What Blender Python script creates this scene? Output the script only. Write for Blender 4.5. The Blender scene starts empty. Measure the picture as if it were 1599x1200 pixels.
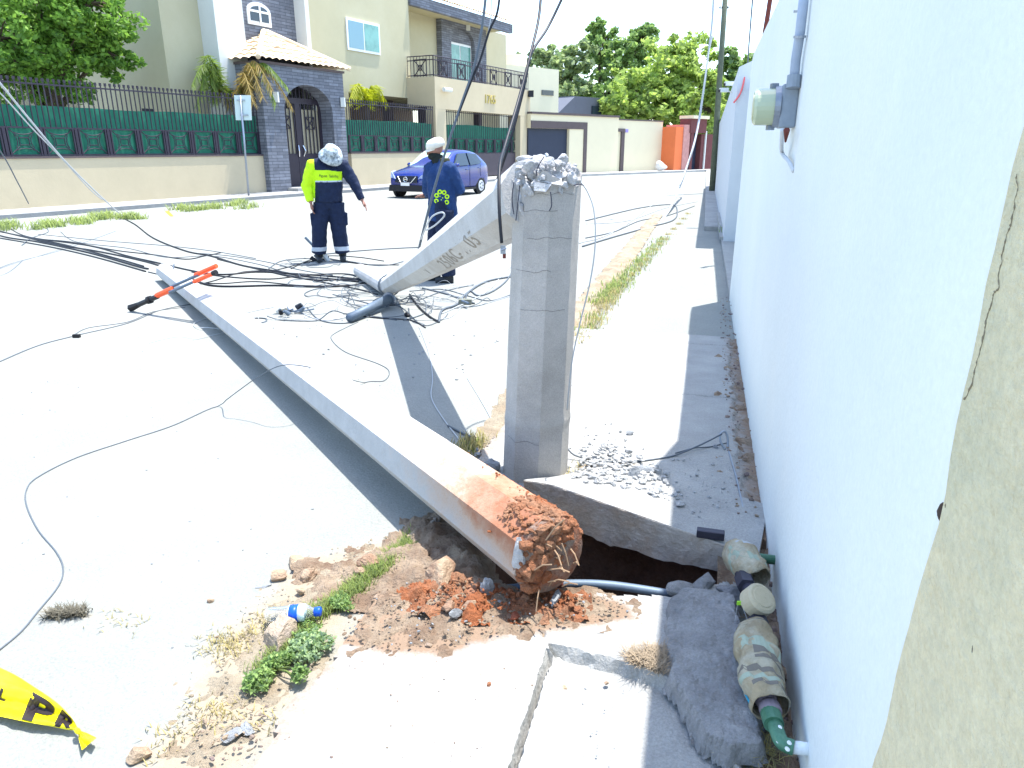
import bpy, bmesh, math, random
import numpy as np
from mathutils import Vector, Matrix, noise
random.seed(7); rng = np.random.default_rng(7)
S = bpy.context.scene; COL = S.collection
V = Vector; PI = math.pi

# ---------------------------------------------------------------- camera, sky, sun, exposure
F, Y0, H = 1120.0, 232.0, 1.55
PIT = math.atan((600 - Y0) / F); cP, sP = math.cos(PIT), math.sin(PIT)
cd = bpy.data.cameras.new('camera'); cam = bpy.data.objects.new('camera', cd); COL.objects.link(cam)
cam.location = (0, 0, H); cam.rotation_euler = (PI / 2 - PIT, 0, 0)
cd.sensor_width = 36; cd.lens = F / 1599.0 * 36; cd.clip_end = 2000; cd.clip_start = 0.02
S.camera = cam
SUN = V((.55, .43, 2.62)).normalized()
w = bpy.data.worlds.new('World'); S.world = w; w.use_nodes = True
nt = w.node_tree; bg = nt.nodes['Background']; sk = nt.nodes.new('ShaderNodeTexSky')
sk.sky_type = 'NISHITA'; sk.sun_disc = False
sk.sun_elevation = math.asin(SUN.z); sk.sun_rotation = math.atan2(SUN.x, SUN.y)
sk.air_density = 1.0; sk.dust_density = 1.0; sk.ozone_density = 1.0
nt.links.new(sk.outputs[0], bg.inputs[0]); bg.inputs[1].default_value = 0.15
sd = bpy.data.lights.new('sun', 'SUN'); so = bpy.data.objects.new('sun', sd); COL.objects.link(so)
sd.energy = 2.8; sd.angle = math.radians(.5); sd.color = (1, .96, .9)
so.rotation_euler = SUN.to_track_quat('Z', 'Y').to_euler(); so.location = (0, 0, 30)
S.view_settings.view_transform = 'Standard'; S.view_settings.look = 'None'
S.view_settings.gamma = 1; S.view_settings.exposure = 1.82

# ---------------------------------------------------------------- picking helpers
ROAD = -.06; FARZ = .04
def ray(x, y):
    u = (x - 800) / F; v = (600 - y) / F
    return V((u, cP + v * sP, -sP + v * cP))
CAM = V((0, 0, H))
def G(x, y, z=0.0):
    r = ray(x, y); return CAM + r * ((z - H) / r.z)
def AT(x, y, Y):
    r = ray(x, y); return CAM + r * (Y / r.y)
def PJ(p):
    X, Y, Z = p[0], p[1], p[2] - H
    d = Y * cP - Z * sP
    return 800 + F * X / d, 600 - F * (Y * sP + Z * cP) / d
class Frame:
    def __init__(s, p, ang):
        s.o = V((p[0], p[1], 0)); s.e = V((math.sin(ang), math.cos(ang), 0)); s.b = V((-s.e.y, s.e.x, 0))
    def at(s, a, b, z): return s.o + s.e * a + s.b * b + V((0, 0, z))
    def px(s, x, y, b=0.0):
        r = ray(x, y); q = s.o + s.b * b - CAM; n = s.b
        t = (q.x * n.x + q.y * n.y) / (r.x * n.x + r.y * n.y); p = CAM + r * t
        return (p - s.o).dot(s.e), p.z
    def a(s, x, b=0.0, y=200): return s.px(x, y, b)[0]
    def z(s, x, y, b=0.0): return s.px(x, y, b)[1]

# ---------------------------------------------------------------- materials
def mat(name, c, rough=.8, var=.0, vs=3.0, bump=0.0, bs=30.0, metal=0.0, c2=None, cs=1.5, spec=.3, alpha=None, trans=0, isl=0, emis=None, thin=0, det=6, low=.45, high=.6, grain=0.0, gs=170):
    m = bpy.data.materials.new(name); m.use_nodes = True; n = m.node_tree.nodes; L = m.node_tree.links
    b = n['Principled BSDF']; b.inputs['Roughness'].default_value = rough; b.inputs['Metallic'].default_value = metal
    b.inputs['Specular IOR Level'].default_value = spec
    if trans: b.inputs['Transmission Weight'].default_value = trans; b.inputs['IOR'].default_value = 1.3
    if alpha: b.inputs['Alpha'].default_value = alpha
    if thin: b.inputs['Subsurface Weight'].default_value = 0
    g = n.new('ShaderNodeNewGeometry')
    tc = n.new('ShaderNodeTexCoord')
    col = n.new('ShaderNodeRGB'); col.outputs[0].default_value = (*c, 1); out = col.outputs[0]
    def mix(a, bb, f, mode='MIX'):
        x = n.new('ShaderNodeMix'); x.data_type = 'RGBA'; x.blend_type = mode
        if hasattr(f, 'default_value') and not isinstance(f, float): L.new(f, x.inputs[0])
        else: x.inputs[0].default_value = f
        L.new(a, x.inputs[6])
        if isinstance(bb, tuple): x.inputs[7].default_value = (*bb, 1)
        else: L.new(bb, x.inputs[7])
        return x.outputs[2]
    def nz(scale, d=det, ro=.6):
        t = n.new('ShaderNodeTexNoise'); t.inputs['Scale'].default_value = scale; t.inputs['Detail'].default_value = d
        t.inputs['Roughness'].default_value = ro; L.new(g.outputs['Position'], t.inputs['Vector']); return t.outputs['Fac']
    def rmp(f, lo, hi):
        r = n.new('ShaderNodeMapRange'); r.inputs[1].default_value = lo; r.inputs[2].default_value = hi
        L.new(f, r.inputs[0]); return r.outputs[0]
    if c2: out = mix(out, c2, rmp(nz(cs, 8, .65), low, high))
    if var:
        v = rmp(nz(vs, 8, .7), .3, .7); cr = n.new('ShaderNodeMix'); cr.data_type = 'RGBA'; L.new(v, cr.inputs[0])
        cr.inputs[6].default_value = (1 - var, 1 - var, 1 - var, 1); cr.inputs[7].default_value = (1 + var * .3,) * 3 + (1,)
        out = mix(out, cr.outputs[2], 1.0, 'MULTIPLY')
    if isl:
        v = g.outputs['Random Per Island']; cr = n.new('ShaderNodeMix'); cr.data_type = 'RGBA'; L.new(v, cr.inputs[0])
        cr.inputs[6].default_value = (1 - isl, 1 - isl, 1 - isl, 1); cr.inputs[7].default_value = (1 + isl, 1 + isl * .7, 1 - isl * .3, 1)
        out = mix(out, cr.outputs[2], 1.0, 'MULTIPLY')
    if grain:
        v = rmp(nz(gs, 3, .8), .3, .7); cr = n.new('ShaderNodeMix'); cr.data_type = 'RGBA'; L.new(v, cr.inputs[0])
        cr.inputs[6].default_value = (1 - grain, 1 - grain, 1 - grain, 1); cr.inputs[7].default_value = (1 + grain * .6,) * 3 + (1,)
        out = mix(out, cr.outputs[2], 1.0, 'MULTIPLY')
    L.new(out, b.inputs['Base Color'])
    if bump:
        bp = n.new('ShaderNodeBump'); bp.inputs['Strength'].default_value = min(1, bump); bp.inputs['Distance'].default_value = .02 * max(1, bump)
        L.new(nz(bs, 8, .65), bp.inputs['Height']); L.new(bp.outputs[0], b.inputs['Normal'])
    return m
def leafmat(name, c, isl=.45):
    m = mat(name, c, .55, isl=isl, spec=.35)
    n = m.node_tree.nodes; L = m.node_tree.links; b = n['Principled BSDF']; t = n.new('ShaderNodeBsdfTranslucent')
    src = b.inputs['Base Color'].links[0].from_socket; L.new(src, t.inputs[0]); a = n.new('ShaderNodeMixShader'); a.inputs[0].default_value = .5
    o = n['Material Output']; L.new(b.outputs[0], a.inputs[1]); L.new(t.outputs[0], a.inputs[2]); L.new(a.outputs[0], o.inputs[0]); return m
def stonemat(name, c):
    m = mat(name, c, .85, var=.25, vs=5, spec=.2); n = m.node_tree.nodes; L = m.node_tree.links; b = n['Principled BSDF']
    g = n.new('ShaderNodeNewGeometry'); sx = n.new('ShaderNodeSeparateXYZ'); L.new(g.outputs['Position'], sx.inputs[0])
    # courses by height, joints by position along the wall
    ad = n.new('ShaderNodeVectorMath'); ad.operation = 'DOT_PRODUCT'; ad.inputs[1].default_value = (.4726 + .88, .8813 - .47, 0); L.new(g.outputs['Position'], ad.inputs[0])
    cb = n.new('ShaderNodeCombineXYZ'); L.new(ad.outputs['Value'], cb.inputs[0]); L.new(sx.outputs[2], cb.inputs[1])
    br = n.new('ShaderNodeTexBrick'); L.new(cb.outputs[0], br.inputs[0]); br.inputs['Scale'].default_value = 1
    br.inputs['Brick Width'].default_value = .55; br.inputs['Row Height'].default_value = .11; br.inputs['Mortar Size'].default_value = .01
    br.inputs['Color1'].default_value = (.72, .72, .72, 1); br.inputs['Color2'].default_value = (1.15, 1.15, 1.15, 1); br.inputs['Mortar'].default_value = (.45, .45, .45, 1)
    x = n.new('ShaderNodeMix'); x.data_type = 'RGBA'; x.blend_type = 'MULTIPLY'; x.inputs[0].default_value = 1
    src = b.inputs['Base Color'].links[0].from_socket; L.new(src, x.inputs[6]); L.new(br.outputs[0], x.inputs[7]); L.new(x.outputs[2], b.inputs['Base Color']); return m

def dirty(m, sand=(.25, .175, .12), clay=(.27, .125, .075)):
    n = m.node_tree.nodes; L = m.node_tree.links; b = n['Principled BSDF']; src = b.inputs['Base Color'].links[0].from_socket
    g = n.new('ShaderNodeNewGeometry'); t = n.new('ShaderNodeTexNoise'); t.inputs['Scale'].default_value = 16; t.inputs['Detail'].default_value = 9; t.inputs['Roughness'].default_value = .75; L.new(g.outputs['Position'], t.inputs['Vector'])
    for nm, c in (('dirt', sand), ('clay', clay)):
        a = n.new('ShaderNodeAttribute'); a.attribute_name = nm
        ad = n.new('ShaderNodeMath'); ad.operation = 'MULTIPLY_ADD'; ad.inputs[1].default_value = 1.0; L.new(a.outputs['Fac'], ad.inputs[0]); L.new(t.outputs['Fac'], ad.inputs[2])
        r = n.new('ShaderNodeMapRange'); r.inputs[1].default_value = .85; r.inputs[2].default_value = 1.25; L.new(ad.outputs[0], r.inputs[0])
        x = n.new('ShaderNodeMix'); x.data_type = 'RGBA'; L.new(r.outputs[0], x.inputs[0]); L.new(src, x.inputs[6]); x.inputs[7].default_value = (*c, 1); src = x.outputs[2]
    L.new(src, b.inputs['Base Color']); return m
def setattr_(o, name, fn):
    me = o.data; co = np.empty(len(me.vertices) * 3); me.vertices.foreach_get('co', co); co = co.reshape(-1, 3); a = me.attributes.new(name, 'FLOAT', 'POINT')
    a.data.foreach_set('value', np.clip(fn(co[:, 0], co[:, 1]), 0, 1.2).astype(np.float32))
M = {}
M['road'] = dirty(mat('road_concrete', (.27, .282, .262), .9, var=.10, vs=2.2, bump=.5, bs=55, c2=(.305, .312, .285), cs=.35, grain=.2, gs=110), sand=(.30, .255, .19))
M['walk'] = dirty(mat('sidewalk_concrete', (.36, .36, .345), .9, var=.16, vs=4, bump=.6, bs=45, c2=(.42, .42, .40), cs=1.3, grain=.22, gs=120))
M['mortar'] = mat('rough_mortar', (.27, .272, .275), .95, var=.25, vs=9, bump=1.3, bs=28, c2=(.34, .34, .34), cs=5, grain=.2, gs=120)
M['slab'] = mat('slab_concrete', (.62, .57, .51), .92, var=.3, vs=9, bump=.9, bs=38, c2=(.58, .49, .40), cs=4)
M['soil'] = mat('sandy_soil', (.39, .30, .215), .95, var=.3, vs=14, bump=1.4, bs=60, c2=(.25, .17, .115), cs=5)
M['clay'] = mat('red_clay', (.42, .145, .06), .95, var=.4, vs=22, bump=1.6, bs=70, c2=(.46, .24, .14), cs=4, low=.42, high=.58)
M['sand'] = mat('pale_soil', (.40, .34, .25), .95, var=.25, vs=14, bump=1.2, bs=70, c2=(.33, .26, .18), cs=4)
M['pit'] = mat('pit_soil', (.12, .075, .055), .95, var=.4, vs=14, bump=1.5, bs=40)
M['pole'] = mat('pole_concrete', (.48, .455, .425), .85, var=.16, vs=7, bump=.35, bs=70, c2=(.42, .40, .37), cs=2.2, spec=.25, grain=.22, gs=190)
M['polewhite'] = mat('pale_pole_concrete', (.52, .52, .51), .85, var=.12, vs=6, bump=.35, bs=60, c2=(.46, .45, .43), cs=2.2, grain=.18, gs=160)
M['poledirt'] = mat('soiled_concrete', (.45, .36, .29), .9, var=.3, vs=9, bump=.6, bs=60, c2=(.33, .16, .09), cs=4.5)
M['break'] = mat('broken_concrete', (.74, .75, .76), .95, var=.35, vs=18, bump=1.5, bs=60, c2=(.6, .6, .61), cs=14)
M['white'] = mat('white_wall_paint', (.755, .79, .765), .75, var=.05, vs=1.2, bump=.2, bs=30, c2=(.73, .775, .76), cs=.9, grain=.05, gs=60)
M['beige'] = mat('beige_stucco', (.86, .77, .51), .9, var=.12, vs=5, bump=1.6, bs=18, c2=(.75, .70, .47), cs=2.4, grain=.12, gs=60)
M['lilac'] = mat('pale_lilac_paint', (.58, .62, .655), .8, var=.06, vs=2, bump=.2, bs=30)
M['tan'] = mat('tan_house_paint', (.47, .435, .285), .9, var=.06, vs=.9, bump=.15, bs=12, c2=(.49, .46, .31), cs=.3)
M['tanlow'] = mat('tan_low_wall', (.52, .445, .30), .9, var=.08, vs=1.1, bump=.15, bs=12)
M['cream'] = mat('cream_paint', (.74, .69, .50), .9, var=.05, vs=.7)
M['paletan'] = mat('pale_tan_paint', (.74, .66, .46), .9, var=.05, vs=.6)
M['stone'] = stonemat('grey_ledge_stone', (.20, .215, .25))
M['trim'] = mat('white_trim', (.66, .68, .64), .8, var=.05)
M['frame'] = mat('white_window_frame', (.8, .82, .82), .5)
M['glass'] = mat('window_glass', (.10, .26, .23), .12, spec=.6, c2=(.16, .38, .33), cs=1)
M['gdark'] = mat('dark_window_glass', (.03, .045, .06), .1, spec=.6)
M['tile'] = mat('clay_roof_tile', (.78, .66, .47), .85, var=.2, vs=5, c2=(.62, .47, .32), cs=3)
M['iron'] = mat('dark_ironwork', (.035, .030, .045), .55, var=.2)
M['green'] = mat('green_shade_mesh', (.025, .19, .12), .8, var=.25, vs=2.5, bump=.4, bs=7)
M['door'] = mat('dark_brown_door', (.035, .028, .040), .5, var=.1)
M['gate'] = mat('grey_brown_gate', (.075, .062, .075), .6, var=.1)
M['navygate'] = mat('slate_garage_door', (.028, .038, .065), .6, var=.1)
M['brown'] = mat('brown_trim', (.11, .085, .085), .7, var=.15)
M['orange'] = mat('orange_paint', (.80, .20, .07), .85, var=.1, vs=1)
M['pink'] = mat('pink_brick', (.55, .28, .25), .9, var=.25, vs=4)
M['brick'] = mat('dark_red_brick', (.16, .055, .055), .9, var=.25, vs=4)
M['slate'] = mat('grey_house_paint', (.13, .14, .17), .85, var=.1)
M['steel'] = mat('galvanised_steel', (.32, .36, .42), .4, var=.2, vs=20, metal=.7)
M['steelgrey'] = mat('dull_grey_steel', (.13, .175, .23), .55, var=.2, vs=12, metal=.3)
M['blackc'] = mat('black_cable', (.012, .014, .02), .5)
M['greyc'] = mat('grey_cable', (.10, .12, .14), .5)
M['palec'] = mat('pale_cable', (.42, .45, .47), .5)
M['rubber'] = mat('black_rubber', (.012, .012, .014), .6)
M['orangeg'] = mat('orange_grip', (.85, .11, .03), .45)
M['yellow'] = mat('yellow_plastic', (.75, .65, .05), .5)
M['tape'] = mat('yellow_tape', (.88, .78, .01), .35, var=.06, vs=14)
M['ink'] = mat('black_ink', (.025, .018, .02), .5)
M['poleink'] = mat('worn_grey_ink', (.27, .25, .22), .9)
M['signback'] = mat('sign_back', (.55, .66, .64), .5, metal=.0)
M['bark'] = mat('bark', (.12, .09, .065), .95, var=.3, vs=9, bump=1, bs=25)
M['leafA'] = leafmat('maple_leaf', (.19, .38, .08)); M['leafB'] = leafmat('dark_leaf', (.26, .42, .17))
M['leafC'] = leafmat('bright_leaf', (.38, .54, .17)); M['leafD'] = leafmat('grey_green_leaf', (.32, .44, .26))
M['palmg'] = leafmat('palm_green', (.20, .32, .08)); M['palmd'] = leafmat('dry_palm', (.38, .31, .13)); M['palmy'] = leafmat('yellow_palm', (.42, .50, .03))
M['grass'] = leafmat('grass_blade', (.28, .38, .16)); M['dry'] = leafmat('dry_grass', (.44, .41, .25)); M['weed'] = leafmat('weed_leaf', (.27, .43, .20)); M['weedp'] = leafmat('pale_weed_leaf', (.36, .52, .37))
M['utility'] = mat('weathered_green_wood', (.115, .135, .095), .85, var=.3, vs=8, bump=.5, bs=20)
M['car'] = mat('blue_car_paint', (.003, .022, .20), .22, spec=.6); M['car'].node_tree.nodes['Principled BSDF'].inputs['Coat Weight'].default_value = .5
M['cardark'] = mat('car_black_plastic', (.012, .014, .02), .45)
M['carglass'] = mat('car_glass', (.02, .035, .045), .05, spec=.8)
M['shade'] = mat('silver_green_sunshade', (.50, .80, .58), .35, var=.15, vs=3)
M['chrome'] = mat('chrome', (.75, .77, .8), .2, metal=1)
M['lamp'] = mat('headlight_glass', (.35, .42, .6), .08, spec=.8)
M['hub'] = mat('silver_wheel', (.62, .66, .72), .35, metal=.4)
M['plate'] = mat('licence_plate', (.75, .75, .75), .5)
M['navy'] = mat('navy_cloth', (.010, .020, .055), .85, var=.3, vs=14, bump=1.2, bs=11)
M['blue'] = mat('blue_jacket_cloth', (.012, .045, .15), .8, var=.3, vs=12, bump=1.2, bs=11)
M['hivis'] = mat('hi_vis_yellow', (.55, .88, .01), .7, var=.12, vs=14, bump=.8, bs=14)
M['reflect'] = mat('reflective_band', (.45, .50, .56), .5)
M['skin'] = mat('skin', (.30, .15, .11), .55, var=.1, vs=14)
M['hatc'] = mat('grey_camo_cloth', (.48, .54, .55), .9, c2=(.17, .20, .22), cs=22, bump=.5, bs=20)
M['capc'] = mat('cream_cap_cloth', (.72, .69, .60), .85, bump=.5, bs=20, var=.1)
M['mask'] = mat('black_mask_cloth', (.012, .018, .016), .85)
M['boot'] = mat('boot_leather', (.03, .035, .04), .6, var=.3)
M['pvc'] = mat('green_pvc', (.045, .15, .085), .4, var=.2, vs=14, c2=(.09, .23, .15), cs=9)
M['whitepaint'] = mat('white_paint_drips', (.75, .8, .8), .5, var=.2, vs=40)
M['metercap'] = mat('beige_meter_cap', (.50, .44, .30), .6, var=.15, vs=20, bump=.3, bs=80)
M['metermetal'] = mat('dark_meter_metal', (.06, .06, .085), .5, var=.3, vs=25, metal=.5)
M['cloth'] = mat('beige_sack_cloth', (.40, .33, .21), .8, var=.3, vs=13, bump=1.2, bs=25, c2=(.52, .48, .36), cs=9)
M['inkf'] = mat('faded_print', (.17, .155, .13), .8)
M['clothg'] = mat('green_sack_print', (.34, .40, .31), .7, var=.2, vs=13)
M['emglass'] = mat('pale_green_meter_glass', (.45, .52, .36), .15, spec=.6, var=.08)
M['embox'] = mat('grey_meter_box', (.26, .31, .37), .55, var=.2, vs=10)
M['conduit'] = mat('painted_conduit', (.38, .45, .56), .5, var=.2, vs=9)
M['rust'] = mat('rusty_iron', (.16, .04, .03), .8, var=.4, vs=20)
M['red'] = mat('red_hose', (.85, .16, .16), .5)
M['bottleclear'] = mat('clear_plastic', (.85, .9, .92), .08, trans=.92, spec=.5)
M['bottleblue'] = mat('blue_bottle_label', (.01, .09, .62), .35)
M['bottlepale'] = mat('pale_label', (.62, .78, .86), .3)
M['rocko'] = mat('sandstone', (.47, .36, .25), .95, var=.25, vs=16, bump=1.2, bs=45, c2=(.38, .24, .16), cs=9)
M['rockg'] = mat('grey_stone', (.33, .35, .37), .95, var=.3, vs=16, bump=1.0, bs=45)
M['rubble'] = mat('pale_rubble', (.45, .46, .46), .95, var=.3, vs=16, bump=1.0, bs=45)
M['rockp'] = mat('purple_grey_stone', (.25, .19, .18), .95, var=.3, vs=16, bump=1.3, bs=45, c2=(.47, .36, .25), cs=5)
M['spray'] = mat('orange_spray_paint', (.85, .30, .04), .8)
M['gold'] = mat('gold_numerals', (.45, .36, .10), .5)
M['purple'] = mat('purple_plate', (.30, .25, .55), .5)
M['root'] = mat('dry_root', (.36, .24, .15), .9)
M['lime'] = mat('lime_plastic_tag', (.35, .72, .05), .5)

# ---------------------------------------------------------------- mesh builder
class MB:
    def __init__(s): s.v = []; s.f = []; s.smooth = False
    def add(s, vs, fs):
        k = len(s.v); s.v += [tuple(p) for p in vs]; s.f += [tuple(i + k for i in f) for f in fs]; return s
    def hexa(s, p):  # 8 corners: bottom 4 then top 4
        return s.add(p, [(3, 2, 1, 0), (4, 5, 6, 7), (0, 1, 5, 4), (1, 2, 6, 5), (2, 3, 7, 6), (3, 0, 4, 7)])
    def box(s, c, sx, sy, sz, m=None):
        pts = [V((x * sx / 2, y * sy / 2, z * sz / 2)) for z in (-1, 1) for x, y in ((-1, -1), (1, -1), (1, 1), (-1, 1))]
        c = V(c); return s.hexa([(m @ p if m else p) + c for p in pts])
    def fbox(s, fr, a0, a1, b0, b1, z0, z1):
        return s.hexa([fr.at(a, b, z) for z in (z0, z1) for a, b in ((a0, b0), (a1, b0), (a1, b1), (a0, b1))])
    def prism(s, pts, d):
        n = len(pts); pts = [V(p) for p in pts]; d = V(d)
        return s.add(pts + [p + d for p in pts], [tuple(range(n)), tuple(range(2 * n - 1, n - 1, -1))] + [(i, i + n, (i + 1) % n + n, (i + 1) % n) for i in range(n)])
    def tube(s, pts, r, seg=8, cap=True, sq=1.0, rot=0.0, up=None):
        pts = [V(p) for p in pts]; n = len(pts); rs = r if isinstance(r, (list, tuple)) else [r] * n
        t0 = (pts[1] - pts[0]).normalized(); ref = V(up) if up else (V((0, 0, 1)) if abs(t0.z) < .9 else V((1, 0, 0)))
        u = t0.cross(ref).normalized(); vs = []
        for i, p in enumerate(pts):
            t = (pts[min(i + 1, n - 1)] - pts[max(i - 1, 0)]).normalized()
            u = (u - t * u.dot(t)).normalized(); w_ = u.cross(t)
            for k in range(seg):
                a = 2 * PI * k / seg + rot; vs.append(p + u * math.cos(a) * rs[i] + w_ * math.sin(a) * rs[i] * sq)
        fs = [(i * seg + k, i * seg + (k + 1) % seg, (i + 1) * seg + (k + 1) % seg, (i + 1) * seg + k) for i in range(n - 1) for k in range(seg)]
        if cap: fs += [tuple(range(seg - 1, -1, -1)), tuple(range((n - 1) * seg, n * seg))]
        return s.add(vs, fs)
    def ell(s, c, rx, ry, rz, m=None, nu=14, nv=9):
        vs = []; fs = []; c = V(c)
        for i in range(nv + 1):
            ph = PI * i / nv
            for j in range(nu):
                th = 2 * PI * j / nu; p = V((rx * math.sin(ph) * math.cos(th), ry * math.sin(ph) * math.sin(th), rz * math.cos(ph)))
                vs.append((m @ p if m else p) + c)
        for i in range(nv):
            for j in range(nu): fs.append((i * nu + j, (i + 1) * nu + j, (i + 1) * nu + (j + 1) % nu, i * nu + (j + 1) % nu))
        return s.add(vs, fs)
    def rock(s, c, r, seed=0, sq=(1, 1, .7), sub=2, rough=.35):
        bm = bmesh.new(); bmesh.ops.create_icosphere(bm, subdivisions=sub, radius=1)
        o = V((seed * 7.3, seed * 3.1, seed * 1.7)); rot = Matrix.Rotation(seed * 1.3, 3, 'Z') @ Matrix.Rotation(.3 * math.sin(seed), 3, 'X')
        cuts = []; rr = random.Random(seed)
        for _ in range(7):
            d = V((rr.uniform(-1, 1), rr.uniform(-1, 1), rr.uniform(-1, 1))).normalized(); cuts.append((d, rr.uniform(.45, .8)))
        vs = []
        for v in bm.verts:
            p = v.co * (1 + rough * noise.noise(v.co * 1.3 + o))
            for d, h in cuts:
                q = p.dot(d)
                if q > h: p = p - d * (q - h) * .9
            p += noise.noise_vector(v.co * 4 + o) * .06
            vs.append(V(c) + rot @ V((p.x * sq[0], p.y * sq[1], p.z * sq[2])) * r)
        fs = [tuple(v.index for v in f.verts) for f in bm.faces]; bm.free(); return s.add(vs, fs)
def cat(pts, n=8):
    pts = [V(p) for p in pts]; out = []
    for i in range(len(pts) - 1):
        p0 = pts[max(i - 1, 0)]; p1 = pts[i]; p2 = pts[i + 1]; p3 = pts[min(i + 2, len(pts) - 1)]
        for k in range(n):
            t = k / n; out.append(.5 * ((2 * p1) + (p2 - p0) * t + (2 * p0 - 5 * p1 + 4 * p2 - p3) * t * t + (3 * p1 - p0 - 3 * p2 + p3) * t ** 3))
    return out + [pts[-1]]
def tag(o, label=None, cate=None, group=None, kind=None):
    if label: o['label'] = label
    if cate: o['category'] = cate
    if group: o['group'] = group
    if kind: o['kind'] = kind
    return o
def wloc(o): return V(o.location) + (wloc(o.parent) if o.parent else V((0, 0, 0)))
def obj(name, mb, m, parent=None, label=None, cate=None, group=None, kind=None, smooth=False, local=False, fn=None, origin=True):
    vs = [V(p) for p in mb.v]; loc = V((0, 0, 0))
    if parent is not None:
        if not local:
            off = wloc(parent); vs = [p - off for p in vs]
    elif origin and vs:
        a = np.array([tuple(p) for p in vs]); loc = V(((a[:, 0].min() + a[:, 0].max()) / 2, (a[:, 1].min() + a[:, 1].max()) / 2, a[:, 2].min()))
        vs = [p - loc for p in vs]
    me = bpy.data.meshes.new(name); me.from_pydata([tuple(p) for p in vs], [], mb.f)
    ms = m if isinstance(m, list) else [m]
    for k in ms: me.materials.append(k)
    if fn:
        for p in me.polygons: p.material_index = fn(V(p.center) + (loc if parent is None else (V((0, 0, 0)) if local else off)), p.normal)
    if smooth: me.polygons.foreach_set('use_smooth', [True] * len(me.polygons))
    me.update(); o = bpy.data.objects.new(name, me); COL.objects.link(o); o.location = loc
    if parent is not None: o.parent = parent
    return tag(o, label, cate, group, kind)
def fixn(o):
    bm = bmesh.new(); bm.from_mesh(o.data); bmesh.ops.recalc_face_normals(bm, faces=bm.faces); bm.to_mesh(o.data); bm.free(); return o
def thing(name, loc, label, cate, group=None, parent=None):
    o = bpy.data.objects.new(name, None); COL.objects.link(o); o.location = loc; o.empty_display_size = .1
    return tag(o, label, cate, group)
def bevel(o, wd=.005, seg=2):
    m = o.modifiers.new('bevel', 'BEVEL'); m.width = wd; m.segments = seg; m.limit_method = 'ANGLE'; return o
def bake(o, mods):
    """apply modifiers to a mesh object without operators"""
    for k, kw in mods:
        m = o.modifiers.new(k, k)
        for a, b in kw.items(): setattr(m, a, b)
    bpy.context.view_layer.update()
    dg = bpy.context.evaluated_depsgraph_get(); me = bpy.data.meshes.new_from_object(o.evaluated_get(dg)); o.modifiers.clear(); old = o.data
    for mm in old.materials:
        if mm.name not in [q.name for q in me.materials if q]: me.materials.append(mm)
    o.data = me; return o
def textmb(txt, size, o, xd, yd, off=.002, sx=1.0, thick=.003, align='LEFT', bold=0):
    cu = bpy.data.curves.new('t', 'FONT'); cu.offset = bold; cu.body = txt; cu.size = size; cu.extrude = thick; cu.align_x = align
    to = bpy.data.objects.new('t', cu); COL.objects.link(to); bpy.context.view_layer.update()
    dg = bpy.context.evaluated_depsgraph_get(); me = bpy.data.meshes.new_from_object(to.evaluated_get(dg))
    xd = V(xd).normalized(); yd = V(yd).normalized(); n = xd.cross(yd); mb = MB(); o = V(o)
    mb.add([o + xd * v.co.x * sx + yd * v.co.y + n * (v.co.z + off) for v in me.vertices], [tuple(p.vertices) for p in me.polygons])
    bpy.data.objects.remove(to); bpy.data.curves.remove(cu); bpy.data.meshes.remove(me); return mb
def fbm(x, y, sc, seed=0.0, oc=4):
    return noise.fractal(V((x * sc, y * sc, seed)), .8, 2.0, oc)
def inpoly(P, X, Y):
    """signed-ish: boolean mask arrays"""
    ins = np.zeros(X.shape, bool); n = len(P)
    for i in range(n):
        x1, y1 = P[i][0], P[i][1]; x2, y2 = P[(i + 1) % n][0], P[(i + 1) % n][1]
        if y1 == y2: continue
        c = ((y1 > Y) != (y2 > Y)) & (X < (x2 - x1) * (Y - y1) / (y2 - y1) + x1); ins ^= c
    return ins
def edist(P, X, Y):
    d = np.full(X.shape, 1e9); n = len(P)
    for i in range(n):
        x1, y1 = P[i][0], P[i][1]; x2, y2 = P[(i + 1) % n][0], P[(i + 1) % n][1]
        L2 = (x2 - x1) ** 2 + (y2 - y1) ** 2 + 1e-12; t = np.clip(((X - x1) * (x2 - x1) + (Y - y1) * (y2 - y1)) / L2, 0, 1)
        d = np.minimum(d, np.hypot(X - x1 - t * (x2 - x1), Y - y1 - t * (y2 - y1)))
    return d
def sdist(P, X, Y):
    d = edist(P, X, Y); return np.where(inpoly(P, X, Y), d, -d)
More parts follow.
